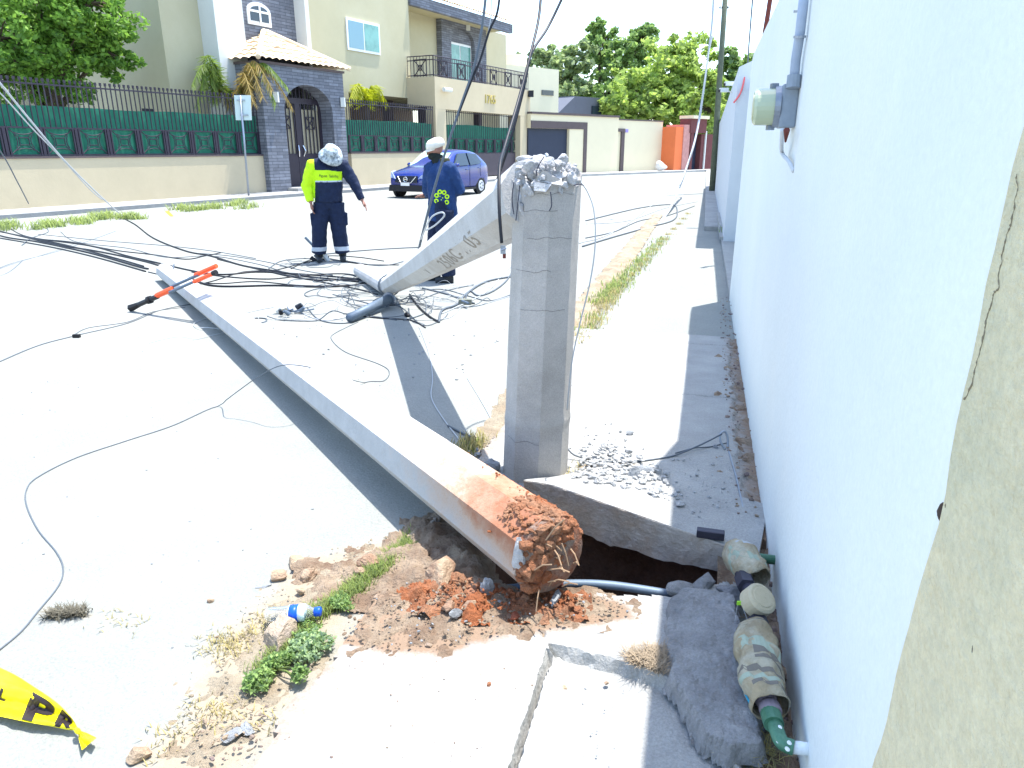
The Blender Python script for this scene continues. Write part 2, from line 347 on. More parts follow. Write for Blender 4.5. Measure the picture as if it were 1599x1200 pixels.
def patch(x0, x1, y0, y1, res, xf, keep, zf, skirt=0.0):
    """grid in (s,t); xf maps to world x,y; keep(X,Y) mask of cells; zf(X,Y,)->Z; skirt = thickness hanging from open edges"""
    ns = int((x1 - x0) / res); ntt = int((y1 - y0) / res)
    s_, t_ = np.meshgrid(np.linspace(x0, x1, ns + 1), np.linspace(y0, y1, ntt + 1), indexing='ij')
    X, Y = xf(s_, t_)
    j = res * .25; X = X + rng.uniform(-j, j, X.shape) * (skirt > 0); Y = Y + rng.uniform(-j, j, X.shape) * (skirt > 0)
    cX = (X[:-1, :-1] + X[1:, 1:]) / 2; cY = (Y[:-1, :-1] + Y[1:, 1:]) / 2; K = keep(cX, cY)
    Z = zf(X, Y); idx = -np.ones(X.shape, int); mb = MB(); fs = []; vs = []
    def vid(i, k):
        if idx[i, k] < 0: idx[i, k] = len(vs); vs.append((X[i, k], Y[i, k], Z[i, k]))
        return int(idx[i, k])
    low = {}
    def lid(i, k):
        if (i, k) not in low: low[(i, k)] = len(vs); vs.append((X[i, k], Y[i, k], Z[i, k] - skirt * (1 + .35 * noise.noise(V((X[i, k] * 20, Y[i, k] * 20, 3))))))
        return low[(i, k)]
    flip = None
    for i in range(ns):
        for k in range(ntt):
            if K[i, k]:
                fs.append((vid(i, k), vid(i, k + 1), vid(i + 1, k + 1), vid(i + 1, k)))
                if skirt:
                    for (di, dk, p, q) in ((-1, 0, (i, k), (i, k + 1)), (1, 0, (i + 1, k + 1), (i + 1, k)), (0, -1, (i + 1, k), (i, k)), (0, 1, (i, k + 1), (i + 1, k + 1))):
                        a, b = i + di, k + dk
                        if a < 0 or b < 0 or a >= ns or b >= ntt or not K[a, b]:
                            fs.append((vid(*p), lid(*p), lid(*q), vid(*q)))
    mb.add(vs, fs); return mb
def vnoise(X, Y, sc, seed=0, oc=4):
    return np.array([fbm(x, y, sc, seed, oc) for x, y in zip(X.ravel(), Y.ravel())]).reshape(X.shape)
ident = lambda s, t: (s, t)
def gp(lst, z=0.0): return [tuple(G(x, y, z))[:2] for x, y in lst]
def bbox(P, m=.05): return min(p[0] for p in P) - m, max(p[0] for p in P) + m, min(p[1] for p in P) - m, max(p[1] for p in P) + m
def mound(P, h, z0, res=.014, seed=1, nz=.5, edge=.12, sc=9, inside=None):
    x0, x1, y0, y1 = bbox(P)
    def zf(X, Y):
        d = sdist(P, X, Y); f = np.clip(d / edge, -1, 1)
        return z0 + h * (f * (1 - nz * .4)) + h * nz * vnoise(X, Y, sc, seed) + h * .25 * vnoise(X, Y, sc * 5, seed + 5, 3) * (f > -.3)
    return patch(x0, x1, y0, y1, res, ident, lambda X, Y: (sdist(P, X, Y) > -.05) & (inside(X, Y) if inside else True), zf)

# ---------------------------------------------------------------- the right-hand wall line (s along, t towards street)
wA = G(1140, 460); wB = G(1250, 1170); wd = (wA - wB); wd.z = 0; wd.normalize(); wn = V((-wd.y, wd.x, 0))
WO = V((wB.x, wB.y, 0)) - wd * ((wB.y) / wd.y)
def W(s, t, z=0.0): return WO + wd * s + wn * t + V((0, 0, z))
def st(p): q = V((p[0], p[1], 0)) - WO; return q.dot(wd), q.dot(wn)
xfw = lambda s, t: (WO.x + wd.x * s + wn.x * t, WO.y + wd.y * s + wn.y * t)
def WP(x, y, t=0.0):   # pixel on wall plane offset t
    r = ray(x, y); q = WO + wn * t - CAM; k = (q.x * wn.x + q.y * wn.y) / (r.x * wn.x + r.y * wn.y); return CAM + r * k
SW = 1.43   # sidewalk width
wallfr = Frame(WO, math.atan2(wd.x, wd.y))

# ---------------------------------------------------------------- ground
HOLE = gp([(655, 828), (700, 800), (800, 765), (1000, 780), (1165, 858), (1140, 904), (1048, 934), (930, 927), (850, 930), (800, 927), (742, 902), (700, 888), (668, 862)])
sr = (-.6, 6.2); tr = (-.05, 3.4)
verge = gp([(655, 830), (600, 845), (520, 862), (460, 880), (418, 930), (375, 965), (335, 1005), (300, 1060), (285, 1120), (225, 1175), (190, 1260), (360, 1260), (430, 1130), (500, 1045), (560, 945), (640, 905), (700, 900), (720, 870)], ROAD)
red = gp([(520, 1005), (545, 965), (590, 925), (650, 912), (720, 905), (790, 925), (850, 928), (930, 930), (980, 945), (990, 965), (930, 975), (860, 985), (800, 990), (740, 1005), (690, 1022), (600, 1018)])
red2 = gp([(640, 925), (690, 908), (750, 915), (800, 928), (860, 926), (900, 932), (905, 960), (830, 962), (760, 965), (700, 962), (655, 950)])
rubp = gp([(885, 745), (930, 720), (1000, 728), (1050, 760), (1075, 800), (1010, 800), (950, 775), (890, 760)])
def segd(A, B, X, Y):
    L2 = (B.x - A.x) ** 2 + (B.y - A.y) ** 2; t = np.clip(((X - A.x) * (B.x - A.x) + (Y - A.y) * (B.y - A.y)) / L2, 0, 1)
    return np.hypot(X - A.x - t * (B.x - A.x), Y - A.y - t * (B.y - A.y))
def dfn(X, Y):
    t = (X - WO.x) * wn.x + (Y - WO.y) * wn.y; f = np.zeros(X.shape)
    f = np.maximum(f, np.clip(.5 + sdist(verge, X, Y) / .25, 0, 1.1)); f = np.maximum(f, np.clip(.62 + sdist(red, X, Y) / .10, 0, 1.2))
    A_, B_, C_ = G(-60, 935, ROAD), G(160, 965, ROAD), G(340, 1000, ROAD)
    f = np.maximum(f, .52 * np.clip(1 - np.minimum(segd(A_, B_, X, Y), segd(B_, C_, X, Y)) / .06, 0, 1))
    f = np.maximum(f, .62 * np.clip(.5 + sdist(rubp, X, Y) / .2, 0, 1)); f = np.maximum(f, .75 * np.clip(1 - t / .22, 0, 1) * (t > -.05))
    f = np.maximum(f, .60 * np.clip(1 - np.abs(t - SW) / .3, 0, 1)); f = np.maximum(f, .35 * np.clip(1 - np.abs(sdist(red, X, Y)) / .5, 0, 1))
    return f
cfn = lambda X, Y: np.clip(.45 + sdist(red2, X, Y) / .12, 0, 1.1)
def rect(s0, s1, t0, t1, z):
    a = [W(s0, t0, z), W(s1, t0, z), W(s1, t1, z), W(s0, t1, z)]; return a, [(0, 1, 2, 3)]
mb = MB()
for q in ((-60, sr[0], -150, 150), (sr[1], 260, -150, 150), (sr[0], sr[1], -150, tr[0]), (sr[0], sr[1], tr[1], 150)): mb.add(*rect(*q, ROAD))
def hkeep(grow=0.0): return lambda X, Y: sdist(HOLE, X, Y) < grow
pm = patch(sr[0], sr[1], tr[0], tr[1], .03, xfw, hkeep(0), lambda X, Y: np.full(X.shape, ROAD))
mb.add(pm.v, pm.f)
o = obj('road', mb, M['road'], kind='structure', origin=False); setattr_(o, 'dirt', lambda X, Y: np.where(np.hypot(X, Y) < 12, dfn(X, Y), 0))
# pit
x0, x1, y0, y1 = bbox(HOLE, .25)
def pz(X, Y):
    d = sdist(HOLE, X, Y); f = np.clip((d + .04) / .16, 0, 1); return ROAD - .03 - .46 * f * f * (3 - 2 * f) + .05 * vnoise(X, Y, 7, 2) * (f > .05)
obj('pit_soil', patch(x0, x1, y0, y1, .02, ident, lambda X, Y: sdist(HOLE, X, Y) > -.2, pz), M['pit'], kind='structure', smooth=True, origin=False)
# sidewalk, near
LID = gp([(866, 1008), (960, 1032), (1030, 1055), (1062, 1075), (1110, 1135), (1145, 1170), (1150, 1250), (1300, 2600), (400, 2600)])
LINE = [G(846, 930), G(850, 1002), G(862, 1010), G(800, 1200), G(700, 1600)]
def swz(X, Y):
    z = .0025 * vnoise(X, Y, 4, 9); dl = sdist(LID, X, Y); z = z - .042 * np.clip(dl / .012 + .5, 0, 1) * np.maximum(np.clip(segd(LINE[2], LINE[4], X, Y) / .16, .12, 1), np.clip(1.25 - segd(G(866, 1008), G(1062, 1075), X, Y) / .14, 0, 1))
    nn = vnoise(X, Y, 14, 4) * .004
    z = z - .05 * (segd(LINE[2], LINE[3], X, Y) + nn < .006) - .05 * (segd(LINE[3], LINE[4], X, Y) + nn < .006) - .012 * (segd(LINE[0], LINE[1], X, Y) + nn < .003)
    for s in (5.9, 4.55):
        sd_ = np.abs((X - WO.x) * wd.x + (Y - WO.y) * wd.y - s); z = z - .008 * (sd_ < .006)
    for q in (G(892, 765), G(1000, 775)):
        pass
    # cracked lane beside the meter trough: sinks near the wall
    t = (X - WO.x) * wn.x + (Y - WO.y) * wn.y; s = (X - WO.x) * wd.x + (Y - WO.y) * wd.y
    z = z - .07 * np.clip((.17 + .05 * vnoise(X, Y, 6, 12) - t) / .03, 0, 1) * (s < 2.75)
    z = z - .02 * np.clip((.085 + .04 * vnoise(X, Y, 5, 22) - t) / .02, 0, 1) * (s >= 2.75)
    return z
BRK = gp([(700, 795), (640, 842), (585, 900), (560, 925), (600, 928), (660, 922), (735, 912), (745, 890)])
def swk(X, Y):
    t = (X - WO.x) * wn.x + (Y - WO.y) * wn.y; s = (X - WO.x) * wd.x + (Y - WO.y) * wd.y
    nn = vnoise(X, Y, 5, 31, 3) * .03
    return (sdist(HOLE, X, Y) + nn * .6 < 0) & (sdist(BRK, X, Y) + nn < 0) & (t < SW - .02 + nn)
o = obj('sidewalk', patch(-.6, 6.2, 0, SW + .05, .0125, xfw, swk, swz, skirt=.10), M['walk'], kind='structure', origin=False); setattr_(o, 'dirt', dfn); setattr_(o, 'clay', cfn)
mb = MB()
mb.fbox(wallfr, 6.2, 14.6, -SW + .02, .0, -.12, 0.0)
mb.fbox(wallfr, 14.6, 15.4, -SW + .05, .0, -.12, .06)
mb.fbox(wallfr, 15.4, 60, -SW + .1, .3, -.12, .03)
for f in ():
    pass
o = obj('sidewalk_beyond', mb, M['walk'], kind='structure', origin=False)
# trough soil along the wall
mb = patch(-.6, 6.2, -.02, .2, .02, xfw, lambda X, Y: X < 1e9, lambda X, Y: -.055 + .05 * vnoise(X, Y, 9, 3) + .025 * np.clip(((X - WO.x) * wd.x + (Y - WO.y) * wd.y - 2.6) / .5, 0, 1))
obj('soil_by_wall', mb, M['soil'], kind='structure', smooth=True, origin=False)
# soil mounds
obj('verge_soil', mound(verge, .016, ROAD - .006, seed=3, nz=.9, edge=.16), M['sand'], kind='structure', smooth=True, origin=False)
v2 = gp([(700, 850), (655, 832), (600, 850), (540, 868), (480, 885), (470, 925), (520, 935), (590, 915), (650, 905), (705, 915)], ROAD)
obj('brown_soil', mound(v2, .03, ROAD + .004, seed=13, nz=1.1, edge=.2), M['soil'], kind='structure', smooth=True, origin=False)
tlim = lambda X, Y: ((X - WO.x) * wn.x + (Y - WO.y) * wn.y < SW - .035) & (sdist(BRK, X, Y) < .0)
obj('brown_dirt_spread', mound(red, .014, -.003, inside=tlim, seed=23, nz=1.1, edge=.09, sc=12, res=.009), M['soil'], kind='structure', smooth=True, origin=False)
obj('exposed_soil', mound(BRK, .02, -.045, seed=63, nz=1.2, edge=.08, sc=9, inside=lambda X, Y: sdist(HOLE, X, Y) < .01), M['soil'], kind='structure', smooth=True, origin=False)
prop = gp([(640, 800), (700, 790), (745, 850), (770, 900), (740, 915), (690, 880)])
obj('heaved_soil', mound(prop, .06, -.035, seed=73, nz=.6, edge=.12, sc=9), M['soil'], kind='structure', smooth=True, origin=False)
obj('red_clay_heap', mound(red2, .045, .006, seed=33, nz=1.0, edge=.13, sc=11, res=.009), M['clay'], kind='structure', smooth=True, origin=False)
rub = rubp; _u = gp([(885, 745), (930, 720), (1000, 728), (1050, 760), (1075, 800), (1010, 800), (950, 775), (890, 760)])
obj('gravelly_soil', mound(rub, .016, -.004, seed=43, nz=1.0, edge=.1), M['sand'], kind='structure', smooth=True, origin=False)
vg = [tuple(W(s, SW + .0 + dt))[:2] for s, dt in ((3.4, -.06), (3.5, .08), (4.4, .12), (5.5, .14), (7, .16), (9, .16), (12, .14), (16, .13), (19, .1), (19, -.05), (12, -.08), (8, -.06), (5, -.03))]
obj('verge_soil_strip', mound(vg, .03, ROAD + .018, seed=53, nz=.9, edge=.12, res=.04, sc=4), M['sand'], kind='structure', smooth=True, origin=False)

# ---------------------------------------------------------------- right-hand walls
WHT = 2.50
mb = MB(); s0 = st(WP(1470, 800))[0]; s1 = st(wA)[0]
n_ = 16; sm = [s0 + .0 + (s1 - s0) * i / n_ for i in range(n_ + 1)]
# ragged near edge where white paint stops against the beige wall
edge = []; eP = sorted([(WP(x, y).z, WP(x, y).y) for x, y in ((1340, 1300), (1366, 1200), (1417, 1000), (1470, 805), (1493, 700), (1520, 560), (1545, 440), (1572, 320), (1598, 215))]); eZ = [p[0] for p in eP]; eY = [p[1] for p in eP]
for i in range(61):
    z = -.12 + 3.0 * i / 60; yy = np.interp(z, eZ, eY) + (z > eZ[-1]) * -.35 * (z - eZ[-1]); edge.append((yy + .004 * math.sin(z * 17) + .014 * noise.noise(V((z * 9, 1, 1))), z))
def wy(y): return (y - WO.y) / wd.y
pts = [W(wy(y), 0, min(z, WHT + .4)) for y, z in edge]
top = [W(s1 - .0, 0, WHT + .12), W(s1, 0, -.12)]
mid = [W(s1 - .55, 0, WHT + .10), W(s1 - 1.6, 0, WHT + .02), W(3.6, 0, WHT + .0), W(3.55, 0, WHT + .0), W(wy(1.0), 0, WHT)]
wq = WP(1218, -2); wq2 = WP(1184, 70); outline = [W(s1, 0, -.12), W(s1, 0, wq2.z - .05), W(s1 - .25, 0, wq2.z + .0), W(st(wq)[0], 0, wq.z), W(4.25, 0, WHT), W(4.0, 0, WHT + .62), W(3.9, 0, WHT + .62), W(3.6, 0, WHT), W(wy(.95), 0, WHT)] + [p for p in reversed(pts) if p.z < WHT]
wt = thing('white_wall', W(3, 0, -.12), 'long white painted boundary wall close on the right, in shade', 'wall')
fixn(obj('wall', MB().prism(outline, -wn * .18), M['white'], wt))
t0 = st(G(1117, 425))[1] - .43
fixn(obj('recessed_wall', MB().hexa([W(s1, t0, -.12), W(s1, t0 - .15, -.12), W(13.6, t0 - .15, -.12), W(13.6, t0, -.12), W(s1, t0, 2.5), W(s1, t0 - .15, 2.5), W(13.6, t0 - .15, 2.6), W(13.6, t0, 2.6)]), M['white'], wt))
# small broken pocket at the joint
mb = MB(); c = WP(1470, 798, .002); mb.rock(c, .013, 3, (.5, .5, 1.3)); obj('plaster_hole', mb, mat('hole_brown', (.07, .05, .04), .9), wt)
edge2 = [W(wy(y) - .001, 0.0, z) for y, z in edge]
outl = [W(wy(1.0) - .2 - 0 * z, .0, z) for z in ()]
be = thing('beige_wall', W(.3, 0, -.12), 'rough beige stucco wall beside the camera, butting against white paint', 'wall')
bo = [p + wn * .004 for p in edge2] + [W(-1.5, .004, 2.9), W(-1.5, .004, -.12)]
o = fixn(obj('wall', MB().prism(bo, -wn * .19), M['beige'], be)); bevel(o, .003)
# a crack and knocks in the beige stucco
mb = MB(); cr = [WP(x, y, .0045) for x, y in ((1585, 330), (1572, 380), (1560, 440), (1548, 470), (1540, 520), (1525, 570), (1508, 625))]
crp = [p + wd * (.014 * noise.noise(p * 25) + .006 * noise.noise(p * 90)) + V((0, 0, .004 * noise.noise(p * 40))) for p in cat([WP(1592, 270, .0055)] + cr, 14)]; mb.tube(crp, [.0003 + .0016 * random.random() ** 2 for _ in crp], 5); obj('crack', mb, mat('crack_gap_brown', (.22, .19, .13), .9), be)
mb = MB()
for i, (x, y) in enumerate(((1577, 1032), (1522, 1017), (1575, 915), (1480, 790))): mb.rock(WP(x, y, .0015), .005, i + 4, (.7, .5, 1.4))
obj('nail_hole', mb, mat('knock_mark', (.16, .14, .10), .9), be)
# dark moss at the foot of the wall is soil; neighbour wall further on
nb = G(1130, 377); ns, nt_ = st(nb); zt = AT(1155, 105, nb.y).z
far = st(G(1121, 300))[0] + 4
nw = thing('lilac_wall', W(ns, nt_, -.1), 'pale lilac boundary wall with sloping top beyond the white wall', 'wall')
o = obj('wall', MB().hexa([W(ns, nt_, -.1), W(ns, -.3, -.1), W(far, -.3, -.1), W(far, nt_, -.1), W(ns, nt_, zt), W(ns, -.3, zt + .12), W(far, -.3, zt - .2), W(far, nt_, zt - .35)]), M['lilac'], nw)
fixn(o)
mb = MB(); mb.fbox(wallfr, ns, far, -nt_ - .02, -nt_ + .01, zt * .0 + .0, .25); 
hp = [AT(1163, 106, nb.y + .1), AT(1163, 122, nb.y - .02), AT(1157, 145, nb.y - .04), AT(1146, 161, nb.y - .02)]
obj('red_hose', MB().tube(cat(hp, 6), .014, 6), M['red'], label='short red hose hanging over the end of the lilac wall', cate='hose', smooth=True)
for i, (x, y) in enumerate(((1139, 131), (1131, 141))):
    c = AT(x, y, nb.y + 3.2); th = thing('security_camera', c, ('upper' if i == 0 else 'lower') + ' white security camera on the street edge of lilac wall', 'camera', 'security cameras on the lilac wall')
    obj('housing', MB().box(c, .17, .11, .08), M['trim'], th); obj('lens', MB().tube([c + V((-.08, -.02, -.01)), c + V((-.11, -.03, -.02))], .03, 8), M['cardark'], th)
    obj('bracket', MB().tube([c, c + V((.2, 0, -.05))], .015, 6), M['trim'], th)
# step in front of neighbour
st0 = G(1088, 345, 0); mb = MB()
mb.fbox(wallfr, ns + .2, ns + 1.1, -nt_ - .45, -nt_, .0, .05); mb.fbox(wallfr, ns + 1.2, ns + 4.5, -nt_ - .62, -nt_, .0, .13)
obj('concrete_step', mb, M['walk'], label='low concrete doorstep at the foot of the lilac wall', cate='step')

# utility pole
ub = G(1112, 302, ROAD); th = thing('utility_pole', ub, 'tall slim greenish utility pole standing beyond the lilac wall', 'utility pole')
ut = AT(1133.5, -10, ub.y); ut2 = ub + (ut - ub) * 1.25
obj('post', MB().tube([ub, ut2], [.115, .085], 12), M['utility'], th, smooth=True)
c = AT(1131, 12, ub.y); obj('clamp', MB().tube([c - V((.16, 0, 0)), c + V((.16, 0, 0))], .04, 6), M['cardark'], th)

# electric meter on the white wall
mc = WP(1243, 167); sM, tM = st(mc); rM = (WP(1243, 138) - WP(1243, 198)).length / 2 * .72
th = thing('electric_meter', W(sM, 0, mc.z - rM), 'round pale green electricity meter in a grey box on the white wall', 'electric meter')
b0 = MB(); b0.box(W(sM, .035, mc.z), rM * 1.75, .07, rM * 2.0, Matrix.Rotation(-math.atan2(wd.x, wd.y) + PI / 2, 3, 'Z')); bevel(obj('socket_box', b0, M['embox'], th), .008)
obj('rim', MB().tube([W(sM, .07, mc.z), W(sM, .095, mc.z)], rM * .98, 28), M['steel'], th, smooth=False)
obj('glass_dome', MB().tube([W(sM, .095, mc.z), W(sM, .17, mc.z), W(sM, .182, mc.z)], [rM * .88, rM * .86, rM * .74], 28), M['emglass'], th)
obj('dial', MB().tube([W(sM, .182, mc.z), W(sM, .186, mc.z)], rM * .6, 24), mat('dial_cream', (.62, .62, .42), .4), th)
for k in range(2): obj('hasp', MB().box(W(sM, .1, mc.z + (1 if k else -1) * rM * .98), .03, .03, .02), M['steel'], th)
cp = [WP(1240, 130, .03), WP(1243, 95, .03), WP(1250, 50, .03), WP(1262, -60, .03)]
th = thing('conduit_pipe', cp[0], 'grey painted conduit running up the white wall from the electricity meter', 'conduit')
obj('pipe', MB().tube(cp, .02, 10), M['conduit'], th, smooth=True)
obj('coupling', MB().tube([WP(1239, 138, .03), WP(1241, 118, .03)], .03, 12), M['embox'], th)
for y in (60, 20): obj('clip', MB().tube([WP(1249, y, .031), WP(1249.5, y - 4, .031)], .025, 10), M['steel'], th)
cp = [WP(1222, 203, .06), WP(1221, 222, .05), WP(1222, 240, .03), WP(1232, 252, .02), WP(1240, 268, .0)]
obj('bent_wire_tube', MB().tube(cat(cp, 5), .009, 8), M['lilac'], label='thin white bent tube entering the wall below the electricity meter', cate='tube', smooth=True)
obj('copper_lug', MB().tube([WP(1229, 203, .05), WP(1227, 222, .045)], [.014, .004], 6), M['rust'], label='rusty red lug hanging under the electricity meter', cate='lug')
c = AT(1203, 15, 6.2)
mb = MB(); a = W(s1 - 1.2, -.08, WHT - .1); mb.tube([AT(1193, 130, 10.8), AT(1195, 52, 10.8), AT(1200, 20, 10.8), AT(1209, -40, 10.8)], [.035, .035, .032, .032], 6)
obj('rusty_post', mb, M['rust'], label='rusty iron post sticking up behind the top of the white wall', cate='post')
obj('overhead_cable', MB().tube([AT(1179, -40, nb.y + 2), AT(1174, 20, nb.y + 2), AT(1170, 70, nb.y + 2), AT(1168, 104, nb.y + 2)], .014, 6), M['greyc'], label='dark cable dropping to the top of the lilac wall', cate='cable', group='loose cables')

# ---------------------------------------------------------------- the house across the street
a0 = G(0, 325, FARZ); a1 = G(770, 275, FARZ); ANG = math.atan2(a1.x - a0.x, a1.y - a0.y)
FA = Frame(G(415, 300, FARZ), ANG)
A = FA.a; Z = FA.z
def kerbline(x): return None
far_w = 1.7
aR = A(828, 0, 240)
mb = MB(); mb.fbox(FA, -45, aR + 1, -far_w, 14, ROAD - .05, FARZ - .0)
obj('far_sidewalk', mb, M['walk'], kind='structure', origin=False)
mb = MB(); mb.fbox(FA, -45, aR + 1, -far_w - .14, -far_w - .002, ROAD - .05, FARZ + .004); obj('far_kerb', mb, mat('kerb_concrete', (.25, .26, .26), .9, var=.2, bump=.5), kind='structure', origin=False)
# low wall + ironwork ----
zlw = Z(200, 246); zir = Z(200, 135); zmid = Z(200, 203); zgr = Z(200, 172)
def railing(fr, a0, a1, b, z0, zm, z1, root, sp=.145, orn=True, spear=True):
    m = MB()
    for z in (z0 + .03, zm, z1 - .12): m.fbox(fr, a0, a1, b - .02, b + .02, z - .02, z + .02)
    n = int((a1 - a0) / sp)
    for i in range(n + 1):
        a = a0 + (a1 - a0) * i / n; m.fbox(fr, a - .012, a + .012, b - .014, b + .014, zm, z1)
        if spear: m.fbox(fr, a - .028, a + .028, b - .018, b + .018, z1 - .05, z1 + .03)
    obj('railing', m, M['iron'], root)
    if orn:
        sq = zm - z0 - .03; k = max(1, int((a1 - a0) / (sq * 1.35))); stp = (a1 - a0) / k
        for i in range(k):
            m = MB(); c = a0 + stp * (i + .5); zc = (z0 + .03 + zm) / 2; r = .028
            for a in (c - stp * .5 + .02, c - stp * .41, c + stp * .41, c + stp * .5 - .02): m.fbox(fr, a - .02, a + .02, b - .025, b + .025, z0, zm)
            h = sq * .5
            for sx, sz in ((1, 1), (1, -1), (-1, 1), (-1, -1)):
                p = [fr.at(c + sx * stp * .38, b, zc + sz * h * .9), fr.at(c + sx * .14 * stp, b, zc + sz * .12)]; m.tube(p, .015, 5)
            m.tube([fr.at(c + x * .13 * stp, b, zc + z * h * .26) for x, z in ((1, 1), (-1, 1), (-1, -1), (1, -1), (1, 1))], .018, 5)
            for sgn in (-1, 1):
                m.tube([fr.at(c + sgn * (.34 - .16 * math.cos(q)) * stp, b, zc + .42 * h * 2 * math.sin(q) * .7) for q in [-.9, -.45, 0, .45, .9]], .013, 5)
                m.tube([fr.at(c + .3 * stp * math.sin(q), b, zc + sgn * h * (.85 - .35 * math.cos(q))) for q in [-.9, -.45, 0, .45, .9]], .013, 5)
            obj('ornament_panel', m, M['iron'], root)
def meshnet(fr, a0, a1, b, z0, z1, root, nm='shade_net'):
    m = MB(); n = max(2, int((a1 - a0) / .25)); vs = []; fs = []
    for i in range(n + 1):
        a = a0 + (a1 - a0) * i / n; dz = .06 * noise.noise(V((a * .5, 2, b))) + .02 * noise.noise(V((a * 3, 1, 1)))
        vs += [fr.at(a, b + .02 * math.sin(i * 1.7), z0), fr.at(a, b + .03 * math.sin(i * 2.3), z1 + dz)]
        if i: k = 2 * i; fs.append((k - 2, k, k + 1, k - 1))
    m.add(vs, fs); obj(nm, m, M['green'], root)
fl = thing('boundary_fence', FA.at(A(100), 0, FARZ), 'long low tan wall topped with dark ironwork and green netting, left of the portal', 'fence')
aL = A(-150, 0, 300); aP = A(412, 0, 280)
obj('low_wall', MB().fbox(FA, aL, aP, -.1, .1, ROAD, zlw), M['tanlow'], fl)
obj('capping', MB().fbox(FA, aL, aP, -.13, .13, zlw, zlw + .05), M['brown'], fl)
railing(FA, A(-60, 0, 200), aP, 0, zlw + .05, zmid, zir, fl)
meshnet(FA, A(-60, 0, 200), aP, .09, zlw + .05, zgr, fl)
fr_ = thing('boundary_fence', FA.at(A(610), 0, FARZ), 'short stretch of tan wall and ironwork between the portal and the garage', 'fence')
a5, a6 = A(546, 0, 240), A(678, 0, 240)
zl2 = Z(600, 240); obj('low_wall', MB().fbox(FA, a5, a6, -.1, .1, ROAD, zl2), M['tanlow'], fr_); obj('capping', MB().fbox(FA, a5, a6, -.12, .12, zl2, zl2 + .05), M['brown'], fr_)
z2m, z2t, z2g = Z(600, 213), Z(600, 161), Z(600, 189)
railing(FA, a5, a6, 0, zl2 + .05, z2m, z2t, fr_); meshnet(FA, a5, a6, .09, zl2 + .05, z2g, fr_)
# portal ----
PB = -.35
pt = thing('stone_portal', FA.at(A(480), 0, FARZ), 'grey stone gateway with arched opening under a small tiled pyramid roof', 'gateway')
pa0, pa1 = A(415, PB, 200), A(541, PB, 200); ztop = Z(480, 108, PB); zb0 = Z(430, 128, PB)
ca0, ca1 = A(452, PB, 250), A(524, PB, 230); pd = 3.2
mb = MB(); n = 14; zsp = Z(490, 175, PB); zar = Z(490, 134, PB); am = (ca0 + ca1) / 2; rw = (ca1 - ca0) / 2
front = [(pa0, ROAD), (pa0, ztop), (pa1, ztop), (pa1, ROAD), (ca1, ROAD)] + [(am + rw * math.cos(PI * i / n), zsp + (zar - zsp) * math.sin(PI * i / n)) for i in range(n + 1)] + [(ca0, ROAD)]
fixn(obj('front_wall', MB().prism([FA.at(a, PB, z) for a, z in front], FA.b * .75), M['stone'], pt))
obj('side_beam', MB().fbox(FA, pa0, pa0 + .5, PB + .75, PB + pd, zb0 - .2, ztop), M['stone'], pt)
obj('side_beam', MB().fbox(FA, pa1 - .5, pa1, PB + .75, PB + pd, zb0 - .2, ztop), M['stone'], pt)
obj('column', MB().fbox(FA, pa0, pa0 + .55, PB + pd, PB + pd + .5, ROAD, ztop), M['stone'], pt)
obj('column', MB().fbox(FA, pa1 - .55, pa1, PB + pd, PB + pd + .5, ROAD, ztop), M['stone'], pt)
obj('eave', MB().fbox(FA, pa0 - .05, pa1 + .05, PB - .06, PB + pd + .5, ztop, ztop + .08), M['brown'], pt)
def tiles(P00, P10, P01, P11, nc, nr, amp=.06, stp=.05):
    """barrel-tile surface: P00-P10 eave, P01-P11 ridge"""
    mb = MB(); cs = nc * 6; vs = []; fs = []; P00, P10, P01, P11 = map(V, (P00, P10, P01, P11)); n = (P10 - P00).cross(P01 - P00).normalized()
    if n.z < 0: n = -n
    rows = []
    for r in range(nr):
        rows += [(r / nr, stp), ((r + 1) / nr, 0)]
    W_ = (P10 - P00).length
    for k, (v, h) in enumerate(rows):
        w1 = (P11 - P01).length * v + W_ * (1 - v)
        for i in range(cs + 1):
            u = i / cs; p = (P00 * (1 - u) + P10 * u) * (1 - v) + (P01 * (1 - u) + P11 * u) * v
            dd = (p - (P00 * (1 - v) + P01 * v)).length
            arc = abs(math.sin(PI * dd / W_ * nc)); jit = .03 * noise.noise(V((int(dd / W_ * nc) * 3.3, k // 2 * 2.1, 5)))
            vs.append(p + n * (amp * arc + h + jit))
    for k in range(len(rows) - 1):
        for i in range(cs): q = k * (cs + 1) + i; fs.append((q, q + 1, q + cs + 2, q + cs + 1))
    mb.add(vs, fs); return mb
ov = .22; e00 = FA.at(pa0 - ov, PB - ov, ztop + .1); e10 = FA.at(pa1 + ov, PB - ov, ztop + .1); e11 = FA.at(pa1 + ov, PB + pd + .5 + ov, ztop + .1); e01 = FA.at(pa0 - ov, PB + pd + .5 + ov, ztop + .1)
apb = PB + pd / 2 + .2; apa = (pa0 + pa1) / 2; apx = FA.px(412, 51, apb); ap = FA.at(min(max(apx[0], pa0 + .8), apa), apb, apx[1])
rf = obj('tiled_roof', tiles(e00, e10, ap, ap + FA.e * .05, 15, 7), M['tile'], pt)
for q in ((e01, e00), (e10, e11), (e11, e01)):
    m = tiles(q[0], q[1], ap, ap, 10, 7); rf2 = obj('tiled_roof', m, M['tile'], pt)
for q in (e00, e10, e11, e01): obj('ridge_tile', MB().tube([q + V((0, 0, .06)), ap + V((0, 0, .08))], .09, 8), M['tile'], pt)
dr = MB(); b = PB + .62; dz0 = FARZ + .12
frd = [(ca0, dz0), (ca1, dz0)] + [(am + rw * math.cos(PI * i / n), zsp + (zar - zsp) * math.sin(PI * i / n)) for i in range(n + 1)]
